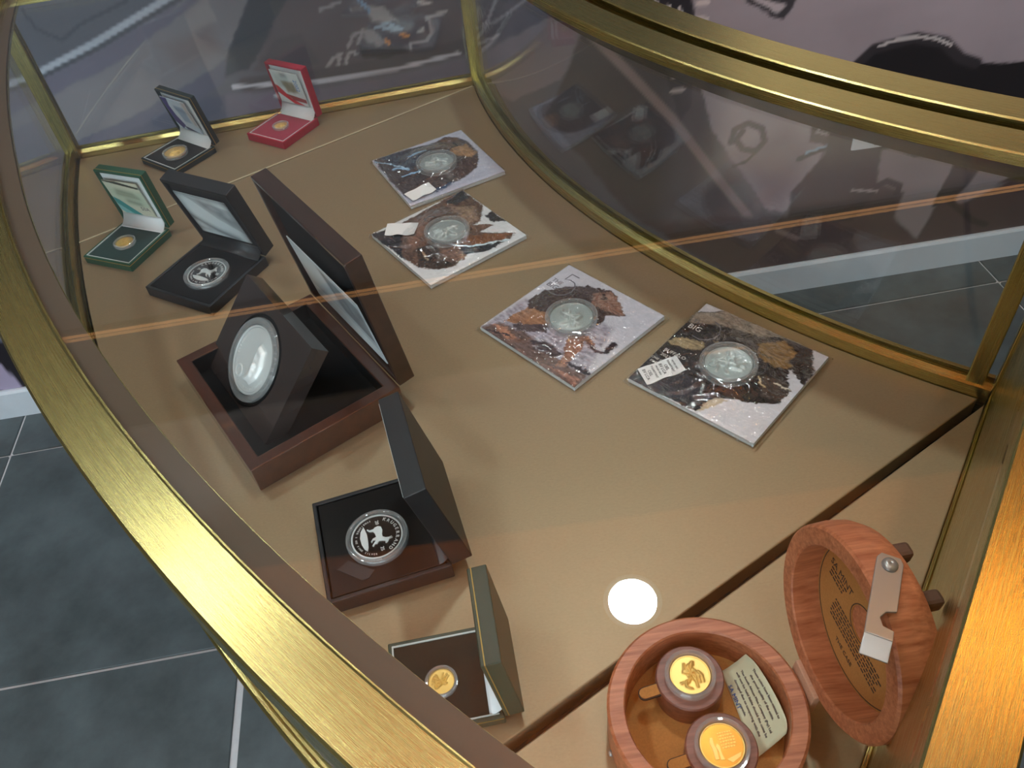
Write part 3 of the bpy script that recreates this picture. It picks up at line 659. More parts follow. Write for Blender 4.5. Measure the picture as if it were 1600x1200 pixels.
# channels that hold the glass
och = [(RO + 2.6, -3), (RO + 13, -3), (RO + 13, 6), (RO + 11.5, 7.5), (RO + 9.8, 7.5), (RO + 9.4, 2.5), (RO + 6.6, 2.5), (RO + 6.2, 7.5), (RO + 5, 8), (RO + 2.6, 1.5)]
cp(PB().sweep(arc(RO, True), och), 'glass_channel', M['brass'], smooth=0.5)
ich = [(RI - 0.4, -3), (RI - 0.4, 8), (RI - 5, 10), (RI - 6.4, 6), (RI - 9.6, 6), (RI - 10, 10), (RI - 13, 10), (RI - 14, -3)]
cp(PB().sweep(arc(RI), ich), 'glass_channel', M['brass'], smooth=0.5)
ech = [(0.6, -3), (10, -3), (10, 9), (8, 10), (6.6, 10), (6.2, 5), (3.8, 5), (3.4, 8), (0.6, 5)]
cp(PB().sweep(rad(A0, RI - 8, RO + 10), ech), 'glass_channel', M['brass'])
# upright glass
TZ = 160.0
cp(PB().sweep(arc(RO, True), [(RO + 6.8, 3), (RO + 9.2, 3), (RO + 9.2, TZ - 20), (RO + 6.8, TZ - 20)]), 'outer_glass', M['glass'], smooth=0.5)
cp(PB().sweep(arc(RI, False, A0, A1 - 0.016), [(RI - 9.4, 6.2), (RI - 6.6, 6.2), (RI - 6.6, TZ - 9.5), (RI - 9.4, TZ - 9.5)]), 'inner_glass', M['glass'], smooth=0.5)
cp(PB().sweep(rad(A0, RI - 6, RO + 8), [(3.9, 5.2), (6.1, 5.2), (6.1, TZ - 20), (3.9, TZ - 20)]), 'end_glass', M['glass'])
# near end: brushed brass panel with a lip along the shelf
cp(PB().sweep(rad(A1, RI - 2, RO + 10), [(2.2, -2), (7, -2), (7, TZ - 12), (2.2, TZ - 12)]), 'end_panel', M['brass'])
cp(PB().sweep(rad(A1, RI - 2, RO + 10), [(0.8, -2), (2.2, -2), (2.2, 4), (1.6, 4.6), (0.8, 4.6)]), 'end_panel_lip', M['brass'])
# corner posts
def post(r, a, da, r2, h, w=10, dd=9, outer=False):
    d = dl(a) if outer else 0
    x = frame(pol(r + d, a), (cos(a), sin(a), 0), (-sin(a), cos(a), 0), (0, 0, 1))
    return PB().tray(-dd / 2, dd / 2, -w / 2, w / 2, 0, h, 1.4, h - 1, x) if False else PB().box(-dd / 2, dd / 2, -w / 2, w / 2, 0, h, x)
cp(post(RI - 4, A0 - 0.004, 0, 0, TZ - 10, 9, 11), 'corner_post', M['brass'], bevel=0.8)
cp(post(RO + 3.5, A0 - 0.003, 0, 0, TZ - 18, 11, 13, True), 'corner_post', M['brass'], bevel=0.8)
cp(post(RI - 8, A1 - 0.013, 0, 0, TZ - 10, 10, 12), 'corner_post', M['brass'], bevel=0.8)
cp(post(RI - 7, A1 + 0.0065, 0, 0, TZ - 14, 9, 14), 'corner_post', M['brass'], bevel=0.8)
cp(post(RO + 6, A1 + 0.006, 0, 0, TZ - 14, 8, 9), 'corner_post', M['brass'], bevel=0.8)
# top frame
ort = [(1107.5, TZ - 3.2), (1107.5, TZ - 0.6), (1108.3, TZ), (1126.6, TZ), (1127.6, TZ - 1), (1127.6, TZ - 22), (1118, TZ - 22), (1113, TZ - 12), (1096, TZ - 12), (1096, TZ - 9.5), (1106.5, TZ - 9.5), (1106.5, TZ - 3.2)]
cp(PB().sweep(arc(1118, True), ort), 'top_rail', M['brass'], smooth=0.35)
cp(PB().sweep(arc(1100, True), [(1096.4, TZ - 9.4), (1107, TZ - 9.4), (1107, TZ - 8), (1096.4, TZ - 8)]), 'glass_seat', M['brass_shaded'])  # brown strip over the brass ledge, shade put into its colour
irt = [(721.8, TZ - 10), (721.8, TZ - 0.8), (722.6, TZ), (743.4, TZ), (744.2, TZ - 0.8), (744.2, TZ - 6.5), (733, TZ - 10)]
cp(PB().sweep(arc(730), irt), 'top_rail', M['brass'], smooth=0.35)
irt2 = [(692.5, TZ - 26), (692.5, TZ + 0.6), (693.4, TZ + 1.5), (714.2, TZ + 1.5), (715, TZ + 0.6), (715, TZ - 26)]
cp(PB().sweep(arc(704, False, A0, A1 + 0.05), irt2), 'back_rail', M['brass'], smooth=0.35)
cp(PB().sweep(arc(718, False, A0, A1), [(715, TZ - 26), (721.8, TZ - 26), (721.8, TZ - 12), (715, TZ - 12)]), 'rail_gap_shade', M['board'])  # dark strip standing for the shade in the gap between the rails
ert = [(-0.6, TZ - 3.2), (-0.6, TZ - 0.6), (0.2, TZ), (20.2, TZ), (21, TZ - 0.8), (21, TZ - 14), (2, TZ - 14), (-2, TZ - 12), (-10, TZ - 12), (-10, TZ - 9.5), (-1.5, TZ - 9.5)]
cp(PB().sweep(rad(A1, 719.5, 1127.6), [(1.4, TZ - 14), (1.4, TZ - 0.6), (2.2, TZ), (21.2, TZ), (22, TZ - 0.8), (22, TZ - 14)]), 'top_rail', M['brass'], smooth=0.35)
cp(PB().sweep(rad(A0, 719.5, 1127.6), ert), 'top_rail', M['brass'], smooth=0.35)
# top glass
gp = [pol(744.4, A1 + (A0 - A1) * i / N)[:2] for i in range(N + 1)] + [pol(1107.3 + dl(A0 + (A1 - A0) * i / N), A0 + (A1 - A0) * i / N)[:2] for i in range(N + 1)]
cp(PB().prism(gp, TZ - 7.5, TZ - 3.6), 'top_glass', M['glass'])

# ------------------------------------------------------------------ coins
SPRINGBOK = [(-.44, -.02), (-.47, .12), (-.40, .24), (-.24, .27), (-.05, .22), (.10, .22), (.19, .33), (.22, .46), (.20, .60), (.25, .48), (.27, .62), (.31, .46), (.40, .40), (.46, .33), (.44, .28), (.35, .30), (.30, .18), (.27, .04),
             (.38, -.06), (.36, -.14), (.46, -.22), (.42, -.26), (.27, -.14), (.20, -.06), (.16, -.18), (.26, -.26), (.20, -.28), (.08, -.18), (.04, -.04), (-.16, -.06), (-.27, -.12), (-.30, -.26), (-.42, -.36), (-.46, -.33), (-.37, -.24), (-.38, -.08)]
GROUND = [(-.62, -.40), (-.45, -.36), (-.2, -.32), (.1, -.33), (.4, -.36), (.58, -.42), (.46, -.52), (.2, -.6), (-.1, -.62), (-.4, -.55)]
HEAD = [(-.30, -.48), (-.34, -.2), (-.26, .1), (-.32, .3), (-.2, .5), (.02, .56), (.22, .46), (.26, .28), (.36, .08), (.26, .02), (.28, -.1), (.2, -.2), (.1, -.22), (.14, -.48)]
FIGS = [[(-.5, -.55), (-.48, -.1), (-.52, .2), (-.42, .42), (-.32, .4), (-.34, .1), (-.3, -.1), (-.34, -.55)], [(-.28, -.6), (-.24, -.25), (-.3, .0), (-.2, .12), (-.12, .0), (-.14, -.3), (-.1, -.62)]]
def relief_field(R, seed, kind, n=44):
    """domed relief of a struck coin face as a fine disc of raised shapes"""
    v = [(0, 0)]; rings = n // 2
    for k in range(1, rings + 1):
        m = 96
        v += [(R * k / rings * cos(2 * pi * i / m), R * k / rings * sin(2 * pi * i / m)) for i in range(m)]
    X = np.array([q[0] for q in v]) / R; Y = np.array([q[1] for q in v]) / R
    h = np.zeros(len(v)); rs = random.Random(seed)
    if kind == 'swirl':
        for k in range(16):
            a = rs.uniform(0, 2 * pi); r0 = rs.uniform(.05, .5); pts = []
            x, y = r0 * cos(a), r0 * sin(a); t = rs.uniform(0, 6.3)
            for s in range(6):
                pts.append((x, y)); x += .15 * cos(t); y += .15 * sin(t); t += rs.uniform(-.9, .9)
            h = np.maximum(h, line_mask(X, Y, pts, .09, .07) * rs.uniform(.4, 1))
        h *= smooth01((.84 - np.hypot(X, Y)) / .1)
    elif kind == 'head':
        h = poly_mask(X, Y, HEAD, .14) * (0.7 + .6 * fbm(X * 5, Y * 5, seed))
    elif kind == 'elephant':
        h = .6 * poly_mask(X, Y, [(-.2, -.6), (.1, -.3), (.16, .2), (.3, .5), (.6, .35), (.66, -.1), (.5, -.5), (.2, -.75)], .15) * (.6 + .8 * fbm(X * 7, Y * 7, seed))
        h = np.maximum(h, line_mask(X, Y, [(.3, -.1), (.25, -.45), (.05, -.6)], .14, .1))
    h = np.where(np.hypot(X, Y) > .995, 0, h)
    verts = [(q[0], q[1], float(z) * R * .2) for q, z in zip(v, h)]
    f = [(0, 1 + i, 1 + (i + 1) % 96) for i in range(96)]
    for k in range(rings - 1):
        a, b = 1 + 96 * k, 1 + 96 * (k + 1)
        f += [(a + i, b + i, b + (i + 1) % 96, a + (i + 1) % 96) for i in range(96)]
    return verts, f
def arc_text(pb, word, R, a_mid, span, size, z0, h, xf, inward=False):
    n = len(word)
    for i, ch in enumerate(word):
        if ch == ' ': continue
        q = (i / (n - 1) - .5) if n > 1 else 0
        a = a_mid - span * q if not inward else a_mid + span * q
        pb.text(ch, size, R * cos(a), R * sin(a), a - pi / 2 if not inward else a + pi / 2, z0, h, xf)
def coin_parts(parent, xf, rc, rcap, zc, hcap, face, relief, design, seed=1):
    """coin of radius rc lying at height zc inside a clear capsule of radius rcap; parts are parented to parent"""
    th = rc * .12
    d = PB().cyl(rc, zc - th, zc, 64, xf).build('coin', face, parent, smooth=0.5)
    PB().lathe([(rc * .93, zc), (rc * .945, zc + rc * .03), (rc * .985, zc + rc * .03), (rc, zc), (rc, zc - th), (rc * .93, zc - .01)], 64, xf).build('coin_rim', relief, d, smooth=0.6)
    if design == 'krugerrand':
        p = PB(); p.prism([(x * rc * .92, y * rc * .92) for x, y in SPRINGBOK], zc, zc + rc * .035, xf)
        p.prism([(x * rc * .95, y * rc * .95 - .05 * rc) for x, y in GROUND], zc, zc + rc * .025, xf)
        p.build('springbok_relief', relief, d)
        p = PB(); arc_text(p, 'KRUGERRAND', rc * .79, pi / 2, radians(118), rc * .19, zc, rc * .02, xf)
        p.text('20', rc * .19, -rc * .62, rc * .10, 0, zc, rc * .02, xf); p.text('25', rc * .19, rc * .62, rc * .10, 0, zc, rc * .02, xf)
        arc_text(p, 'FYNSILWER 1 OZ FINE SILVER', rc * .80, -pi / 2, radians(158), rc * .105, zc, rc * .02, xf, True)
        p.build('lettering', relief, d)
    elif design == 'mandela':
        p = PB()
        for fg in FIGS: p.prism([(x * rc, y * rc) for x, y in fg], zc, zc + rc * .035, xf)
        p.prism([(.0 * rc, -.62 * rc), (.72 * rc, -.45 * rc), (.62 * rc, -.62 * rc), (.2 * rc, -.8 * rc)], zc, zc + rc * .015, xf)
        p.build('figure_relief', relief, d)
        p = PB()
        rs = random.Random(3)
        for k in range(6):
            x = -.05 * rc; y = (.5 - .13 * k) * rc
            while x < .62 * rc - abs(.25 - .13 * k) * .3 * rc:
                w = rs.uniform(.04, .12) * rc; p.box(x, x + w, y, y + .055 * rc, zc, zc + .02 * rc, xf); x += w + .035 * rc
        p.build('inscription', relief, d)
    else:
        v, f = relief_field(rc * .92, seed, design)
        PB().add([(a, b, c + zc + .02) for a, b, c in v], f, xf).build('relief', relief, d, smooth=True)
        if design == 'elephant':
            p = PB(); arc_text(p, 'AFRICAN ELEPHANT', rc * .82, pi, radians(110), rc * .11, zc, rc * .02, xf)
            arc_text(p, '999.9 FINE SILVER', rc * .83, -pi / 2 + .35, radians(75), rc * .10, zc, rc * .02, xf, True)
            p.build('lettering', relief, d)
        p = PB()
        if seed % 2 == 0:
            p.lathe([(rc * .13, zc + .02), (rc * .15, zc + rc * .05), (rc * .18, zc + rc * .05), (rc * .2, zc + .02)], 24, xf @ T(-.52 * rc, -.42 * rc, 0)).build('privy_mark', relief, d, smooth=True)
    # capsule: stepped clear ring with a lid
    b = zc - th - hcap * .25; t = b + hcap
    PB().lathe([(rc * 1.02, zc - th), (rc * 1.02, zc + .05 * rc), (rc * 1.06, t - .25), (rcap * .93, t), (rcap * .985, t - .35), (rcap, t - hcap * .35), (rcap, b + hcap * .3), (rcap * .98, b + .1), (rcap * .9, b)], 64, xf).build('capsule_ring', M['acrylic_ring'], parent, smooth=0.7)
    PB().cyl(rcap * .93, t - .5, t - .15, 64, xf).build('capsule_lid', M['acrylic'], parent, smooth=0.5)
def coin_thing(label, x, y, z, yaw, rc, rcap, h, face, relief, design, seed=1, group='coins in clear capsules'):
    t = thing('coin_capsule', label, 'coin', (x, y, z), yaw, group)
    coin_parts(t, I4, rc, rcap, h * .62, h, face, relief, design, seed)
    return t

# ------------------------------------------------------------------ hinged presentation boxes
def lid_fn(q):
    ph, t = q[7], q[5]
    return frame((0, 0, t), (1, 0, 0), (0, -cos(ph), sin(ph)), (0, sin(ph), cos(ph)))    # lid frame: x, v (hinge to free edge), s (outwards); left-handed on purpose, faces are recalculated
BOX = {
 'green_far': (-291.0, 619.9, radians(-26.9), 49.0, 51.6, 7.3, 8.5, radians(84.8), 52.7),
 'teal_far': (-271.6, 761.6, radians(-40.7), 51.7, 49.2, 6.7, 7.2, radians(81.1), 51.5),
 'red': (-173.0, 786.3, radians(-37.0), 48.8, 50.8, 7.5, 7.6, radians(85.8), 50.7),
 'black_mid': (-207.1, 564.7, radians(-33.2), 67.5, 65.9, 8.7, 11.6, radians(77.5), 66.3),
 'wood': (-102.4, 423.0, radians(-59.0), 126.0, 102.8, 19.2, 11.5, radians(83.2), 102.6),
 'black_near': (-50.5, 272.4, radians(-78.8), 67.8, 66.8, 11.2, 11.6, radians(78.0), 66.7),
 'green_near': (-25.4, 181.4, radians(-86.3), 47.7, 52.0, 7.0, 9.2, radians(84.5), 53.0),
}
def gift_box(key, name, label, mshell, mpad, mlin, line=None, liner=None, flap=True, wall=2.0, pad_drop=0.5, lid_depth=None):
    q = BOX[key]; x, y, a, w, d, t, tl, ph, dv = q
    b = thing(name, label, 'presentation box', (x, y, 0), a)
    base = PB().tray(-w / 2, w / 2, -d, -0.2, 0, t, wall, t * .45).build('base', mshell, b, bevel=0.55)
    PB().box(-w / 2 + wall + .5, w / 2 - wall - .5, -d + wall + .5, -wall - .7, t * .45, t - pad_drop).build('pad', mpad, b, bevel=0.5)
    if liner:
        k = wall - .1; e = .75
        p = PB()
        for (x0, x1, y0, y1) in ((-w / 2 + k, w / 2 - k, -d + k, -d + k + e), (-w / 2 + k, -w / 2 + k + e, -d + k + e, -2.5), (w / 2 - k - e, w / 2 - k, -d + k + e, -2.5)):
            p.box(x0, x1, y0, y1, t * .45, t + .05)
        p.build('liner_edge', liner, base)
    LF = lid_fn(q)
    lid = PB().tray(-w / 2, w / 2, .2, dv, -tl, 0, wall, -(tl - 2.2), LF @ Matrix.Diagonal((1, 1, -1, 1))).build('lid', mshell, b, bevel=0.55)
    s = min(tl - 2.4, 2.6) if lid_depth is None else lid_depth
    PB().box(-w / 2 + wall + .3, w / 2 - wall - .3, wall + .3, dv - wall - .3, s, tl - 2.2, LF).build('lid_lining', mlin, lid, bevel=0.3, weld=True)
    if flap:
        p = PB(); prof = []
        for i in range(9):
            u = i / 8; 
            # curved satin flap from the pad's rear edge up into the lid
            p0 = Vector((0, -7.0, t - .3)); p1 = Vector((0, -1.2, t + .6)); p2 = LF @ Vector((0, 9.0, s - .4))
            prof.append(tuple((1 - u) ** 2 * p0 + 2 * u * (1 - u) * p1 + u * u * p2))
        v = [(sx * (w / 2 - wall - .4), c[1], c[2]) for c in prof for sx in (-1, 1)] + [(sx * (w / 2 - wall - .4), c[1] + .35, c[2] - .35) for c in prof for sx in (-1, 1)]
        n = len(prof); f = []
        for i in range(n - 1):
            f += [(2 * i, 2 * i + 1, 2 * i + 3, 2 * i + 2), (2 * n + 2 * i + 1, 2 * n + 2 * i, 2 * n + 2 * i + 2, 2 * n + 2 * i + 3)]
            for sx in (0, 1): f.append((2 * i + sx, 2 * i + 2 + sx, 2 * n + 2 * i + 2 + sx, 2 * n + 2 * i + sx))
        f += [(0, 1, 2 * n + 1, 2 * n), (2 * n - 2, 2 * n - 1, 4 * n - 1, 4 * n - 2)]
        p.add(v, f).build('hinge_flap', M['satin'] if flap == True else flap, b, smooth=True, weld=True)
    if line:
        p = PB(); g = .16
        for s0 in (1.7,):
            p.box(-w / 2 - g, w / 2 + g, dv - .1, dv + g, s0, s0 + .5, LF); p.box(-w / 2 - g, -w / 2 + .1, .6, dv + g, s0, s0 + .5, LF); p.box(w / 2 - .1, w / 2 + g, .6, dv + g, s0, s0 + .5, LF)
        p.build('gilt_line', line, lid, weld=True)
        p = PB()
        p.box(-w / 2 - g, w / 2 + g, -d - g, -d + .1, t - 1.7, t - 1.2); p.box(-w / 2 - g, -w / 2 + .1, -d, -.8, t - 1.7, t - 1.2); p.box(w / 2 - .1, w / 2 + g, -d, -.8, t - 1.7, t - 1.2)
        p.build('gilt_line', line, base)
    return b, q, LF
def certificate(label, q, LF, x0, x1, v0, v1, s, bg, ops, tilt=0.0, fur=0.0, fs=.3, lettering=()):
    """booklet tucked in a lid; drawn in lid coordinates seen from the front (x right, v up)"""
    n = 70
    X = LF @ T(0, 0, s) @ Matrix.Rotation(tilt, 4, 'X') @ Matrix.Diagonal((1, 1, -1, 1))
    pb, cols = sheet(np.linspace(x0, x1, n), np.linspace(v0, v1, n), lambda A, B: paint((A - x0) / (x1 - x0), (B - v0) / (v1 - v0), bg, ops, minsoft=.012, fur=fur, fs=fs), .7, X)
    t = thing('certificate', label, 'certificate', (q[0], q[1], 0), q[2], 'certificates tucked in box lids')
    pb.build('booklet', M['print_gloss'], t, cols=cols, weld=False)
    if lettering:
        for body, size, lx, ly, ang, m in lettering:
            PB().text(body, size, lx, ly, ang, 0.02, .1, X).build('lettering', m, t, weld=True)
    return t

# far green box
gf, q, LF = gift_box('green_far', 'presentation_box', 'small bright green box with gilt line, open, holding a small gold coin', M['green'], M['green_velvet'], M['satin'], M['gold_line'], M['silver_line'])
certificate('cream certificate with teal band in the bright green box lid', q, LF, -19.5, 16.5, 10, 45, 1.2, (206, 208, 186),
            [('f', (188, 202, 180), .2, [(0, .3), (1, .3), (1, .75), (0, .8)]), ('f', (52, 140, 140), .02, [(0, .5), (.16, .42), (.62, .0), (.36, 0), (0, .3)]), ('f', (120, 180, 180), .02, [(0, .3), (.36, 0), (.1, 0), (0, .1)]),
             ('f', (60, 64, 56), .01, [(0, .97), (.3, .93), (1, .84), (1, .9), (.4, 1.0), (0, 1.0)]), ('s', (110, 120, 100), .02, [(.3, .72), (.7, .66)]), ('s', (110, 120, 100), .02, [(.25, .62), (.8, .55)]), ('s', (96, 110, 96), .03, [(.45, .42), (.75, .36)])], -.06,
            lettering=[('50A', 5.5, 9.5, 17.5, 0, M['ink_grey'])])
coin_thing('small gold coin in the bright green box with gilt line', -302.9, 594.4, 7.0, radians(-26.9), 7.0, 9.2, 3.2, M['gold'], M['gold_frost'], 'swirl', 5)
# far black-green box
tf, q, LF = gift_box('teal_far', 'presentation_box', 'small blackish green box with gilt line, open, holding a wide gold coin', M['black_green'], M['black_velvet'], M['satin'], M['gold_line'], M['silver_line'])
certificate('pale blue and violet certificate in the blackish green box lid', q, LF, -20.5, 15, 10, 46, 1.2, (196, 208, 222),
            [('f', (74, 66, 122), .02, [(0, 1), (.28, 1), (.2, .75), (.24, .45), (.4, .15), (.2, 0), (0, .2)]), ('f', (150, 172, 196), .1, [(.4, .8), (.8, .8), (.8, .3), (.5, .3)]), ('s', (120, 130, 150), .02, [(.45, .7), (.8, .66)]), ('s', (196, 170, 150), .06, [(.93, .95), (.95, .3)]), ('f', (66, 58, 84), .03, [(.3, .12), (.5, .1), (.9, .0), (.4, 0)])], -.06)
coin_thing('wide gold coin in the blackish green box with gilt line', -288.5, 738.8, 6.4, radians(-40.7), 10.0, 12.0, 4.0, M['gold'], M['gold_frost'], 'swirl', 7)
# red box
rb, q, LF = gift_box('red', 'presentation_box', 'small bright red box, open, crimson velvet pad with tiny coin', M['red'], M['red_velvet'], M['satin'], None, M['silver_line'])
certificate('white certificate with red ribbon and blue date in the red box lid', q, LF, -19.5, 17, 10, 45, 1.2, (208, 222, 222),
            [('f', (186, 204, 204), .15, [(.1, .9), (.6, .9), (.6, .5), (.1, .5)]), ('f', (196, 44, 52), .015, [(0, .55), (.12, .5), (.45, .16), (.9, .0), (.5, 0), (.2, .18), (0, .3)]), ('f', (150, 70, 70), .03, [(.3, .3), (.98, .22), (.98, .1), (.5, .12)]), ('s', (90, 96, 100), .03, [(.4, .9), (.5, .9)]),
             ('f', (150, 150, 128), .12, [(.3, .7), (.7, .72), (.8, .4), (.4, .36)]), ('s', (112, 110, 92), .02, [(.35, .6), (.5, .5), (.45, .66), (.62, .42), (.7, .6)])], -.06,
            lettering=[('2002', 6.5, 10.5, 32, radians(-90), M['ink_blue'])])
coin_thing('tiny pale coin on the crimson velvet of the red box', -189.1, 762.9, 7.2, radians(-37), 6.2, 8.2, 3.0, M['silver_bright'], M['gold_frost'], 'swirl', 9)
# black box with silver krugerrand, white booklet in the lid
bmid, q, LF = gift_box('black_mid', 'presentation_box', 'matt black box with white booklet in its lid, silver coin inside', M['black'], M['black_pad'], M['black'], None, None, flap=M['black'], wall=2.6, pad_drop=.6, lid_depth=2.2)
certificate('white booklet with black curve in the matt black box lid', q, LF, -27, 25, 11, 56, 1.6, (206, 216, 220),
            [('f', (176, 184, 188), .05, [(.2, .95), (.98, .8), (.98, .25), (.6, .5)]), ('s', (120, 126, 130), .012, [(.5, .8), (.65, .86), (.8, .74), (.7, .6), (.9, .5)]), ('s', (120, 126, 130), .012, [(.45, .88), (.58, .7), (.76, .66), (.86, .4)]),
             ('s', (22, 26, 30), .06, [(0, .42), (.15, .3), (.4, .14), (.75, .02)]), ('s', (120, 120, 120), .02, [(.05, .12), (.2, .1)]), ('s', (40, 44, 48), .012, [(.005, 0), (.005, 1)]), ('s', (40, 44, 48), .012, [(0, .995), (1, .995)]), ('s', (40, 44, 48), .012, [(.995, 0), (.995, 1)])], -.03, fur=.10, fs=9)
coin_thing('silver krugerrand with springbok in the matt black box', -223.0, 532.2, 8.1, radians(-33.2), 15.2, 18.0, 4.4, M['silver_mirror'], M['silver_bright'], 'krugerrand', 1)
# black krugerrand box near the brass rail
bn, q, LF = gift_box('black_near', 'presentation_box', 'black lacquered box seen from its lid back, beside the dark green box', M['black'], M['black_gloss'], M['satin'], None, None, flap=M['black'], wall=2.4, pad_drop=.5)
PB().box(-32, 32, .8, 65.6, -.35, .1, LF).build('lid_edge', M['silver_line'], bn, weld=True)
PB().prism([(-8, -10.5), (8, -14), (11, -12), (12, -7), (-4, -4)], 0, .3, T(10, -47, 10.7) @ RZ(radians(60))).build('ribbon_tab', M['black'], bn)
coin_thing('silver krugerrand dated 2025 in the black lacquered box', -83.9, 262.3, 10.7, radians(-78.8), 14.3, 17.2, 4.4, M['silver_mirror'], M['silver_bright'], 'krugerrand', 1)
# dark green box at the front
gn, q, LF = gift_box('green_near', 'presentation_box', 'dark green box with gilt line, lid back towards the glass, small gold coin', M['green_dark'], M['olive_velvet'], M['satin'], M['gold_line'], M['silver_line'])
coin_thing('small gold coin in the dark green box', -52.5, 177.9, 6.6, radians(-86.3), 6.2, 7.9, 3.0, M['gold'], M['gold_frost'], 'swirl', 3)

# ------------------------------------------------------------------ big lacquered wood box
q = BOX['wood']; x, y, a, w, d, t, tl, ph, dv = q
wb = thing('wooden_presentation_box', 'large dark lacquered wood box with open lid and tilted coin block', 'presentation box', (x, y, 0), a)
ow = (-w / 2, w / 2, -d, -.2)
PB().tray(*ow, 0, t, 8.0, 4.0).build('base', M['wood_warm_lit'], wb, bevel=0.7)
PB().box(-w / 2 + 8.4, w / 2 - 8.4, -d + 8.4, -8.6, 3.9, 6.5).build('inner_lining', M['black_pad'], wb)
for (x0, x1, y0, y1) in ((-w / 2 + 8, -w / 2 + 8.6, -d + 8, -8.2), (w / 2 - 8.6, w / 2 - 8, -d + 8, -8.2), (-w / 2 + 8.6, w / 2 - 8.6, -d + 8, -d + 8.6), (-w / 2 + 8.6, w / 2 - 8.6, -8.8, -8.2)):
    PB().box(x0, x1, y0, y1, 6.4, t - .7).build('side_lining', M['black_pad'], wb)
LF = lid_fn(q)
lid = PB().tray(-w / 2, w / 2, .2, dv, -tl, 0, 3.4, -(tl - 3), LF @ Matrix.Diagonal((1, 1, -1, 1))).build('lid', M['dark_wood'], wb, bevel=0.7)
PB().box(-w / 2 + 3.6, w / 2 - 3.6, 3.6, dv - 3.8, 4.2, tl - 3, LF).build('lid_lining', M['black_pad'], lid, weld=True)
PB().box(-w / 2 + 3.5, w / 2 - 3.5, dv - 6, dv - 3.6, 3.2, 4.4, LF).build('lid_lip', M['grey_wood'], lid, weld=True)
certificate('white booklet tucked low in the large wood box lid', q, LF, -48, 48, 8, 62, 2.6, (200, 210, 214),
            [('f', (150, 158, 162), .05, [(.45, .95), (.98, .9), (.98, .35), (.6, .4)]), ('s', (100, 106, 110), .012, [(.5, .9), (.6, .6), (.7, .8), (.8, .5), (.95, .75)]), ('s', (100, 106, 110), .012, [(.55, .5), (.7, .45), (.9, .4)]),
             ('f', (226, 232, 234), .01, [(0, 0), (1, 0), (1, .22), (.5, .3), (0, .25)])], -.04, fur=.1, fs=10)
# the tilted block
TI = radians(43.3)
blk = thing('coin_block', 'dark grey lacquered block tilted inside the large wood box', 'coin block', (x, y, 0), a)
bw, bh, bt = 98.0, 70.3, 12.0
ev = (0, sin(TI), cos(TI)); en = (0, -cos(TI), sin(TI))
BF = frame((-13.5 + 2.5, -86.6 + 0.6, 7.8), (1, 0, 0), ev, en)
hole = 30.5
p = PB()
# face with round hole: ring of quads between circle and rectangle
n = 64; outer = []; c0 = (0, bh / 2 - 3)
for i in range(n):
    th = 2 * pi * i / n; cx_, sx_ = cos(th), sin(th)
    k = min((bw / 2) / max(abs(cx_), 1e-6), ((bh - c0[1]) if sx_ > 0 else c0[1]) / max(abs(sx_), 1e-6))
    outer.append((c0[0] + cx_ * k, c0[1] + sx_ * k))
v = [(ox, oy, 0) for ox, oy in outer] + [(c0[0] + hole * cos(2 * pi * i / n), c0[1] + hole * sin(2 * pi * i / n), 0) for i in range(n)] + \
    [(c0[0] + hole * cos(2 * pi * i / n), c0[1] + hole * sin(2 * pi * i / n), -5) for i in range(n)] + [(ox, oy, -bt) for ox, oy in outer]
f = []
for i in range(n):
    j = (i + 1) % n
    f += [(i, j, n + j, n + i), (n + i, n + j, 2 * n + j, 2 * n + i), (j, i, 3 * n + i, 3 * n + j)]
f += [tuple(2 * n + i for i in range(n)), tuple(3 * n + i for i in range(n - 1, -1, -1))]
# square off the corners
cr = [(-bw / 2, 0), (bw / 2, 0), (bw / 2, bh), (-bw / 2, bh)]
nv = len(v); v += [(cx_, cy_, 0) for cx_, cy_ in cr] + [(cx_, cy_, -bt) for cx_, cy_ in cr]
def nearest(c, side):
    best = sorted(range(n), key=lambda i: (outer[i][0] - c[0]) ** 2 + (outer[i][1] - c[1]) ** 2)[:2]
    i, j = sorted(best)
    if i == 0 and j == n - 1: i, j = j, i
    return i, j
for k, c in enumerate(cr):
    i, j = nearest(c, k)
    f += [(i, nv + k, j), (3 * n + j, nv + 4 + k, 3 * n + i), (i, 3 * n + i, nv + 4 + k, nv + k), (nv + k, nv + 4 + k, 3 * n + j, j)]
    f = [g for g in f if g != (j, i, 3 * n + i, 3 * n + j)]
p.add(v, f, BF).build('block', M['grey_wood'], blk, weld=True)
PB().lathe([(hole - 2.2, -4.9), (hole - 2.2, .2), (hole - 1.2, .7), (hole, .2), (hole, -4.9)], 64, BF @ T(c0[0], c0[1], 0)).build('recess_ring', M['black_pad'], blk, smooth=0.6)
md = thing('coin_capsule', 'large silver elephant medallion in clear capsule on the tilted block', 'coin', (x, y, 0), a, 'coins in clear capsules')
coin_parts(md, BF @ T(c0[0], c0[1], -1.5) @ RZ(radians(18)), 23.0, 28.0, 2.2, 5.5, M['silver_grey'], M['silver_bright'], 'elephant', 4)

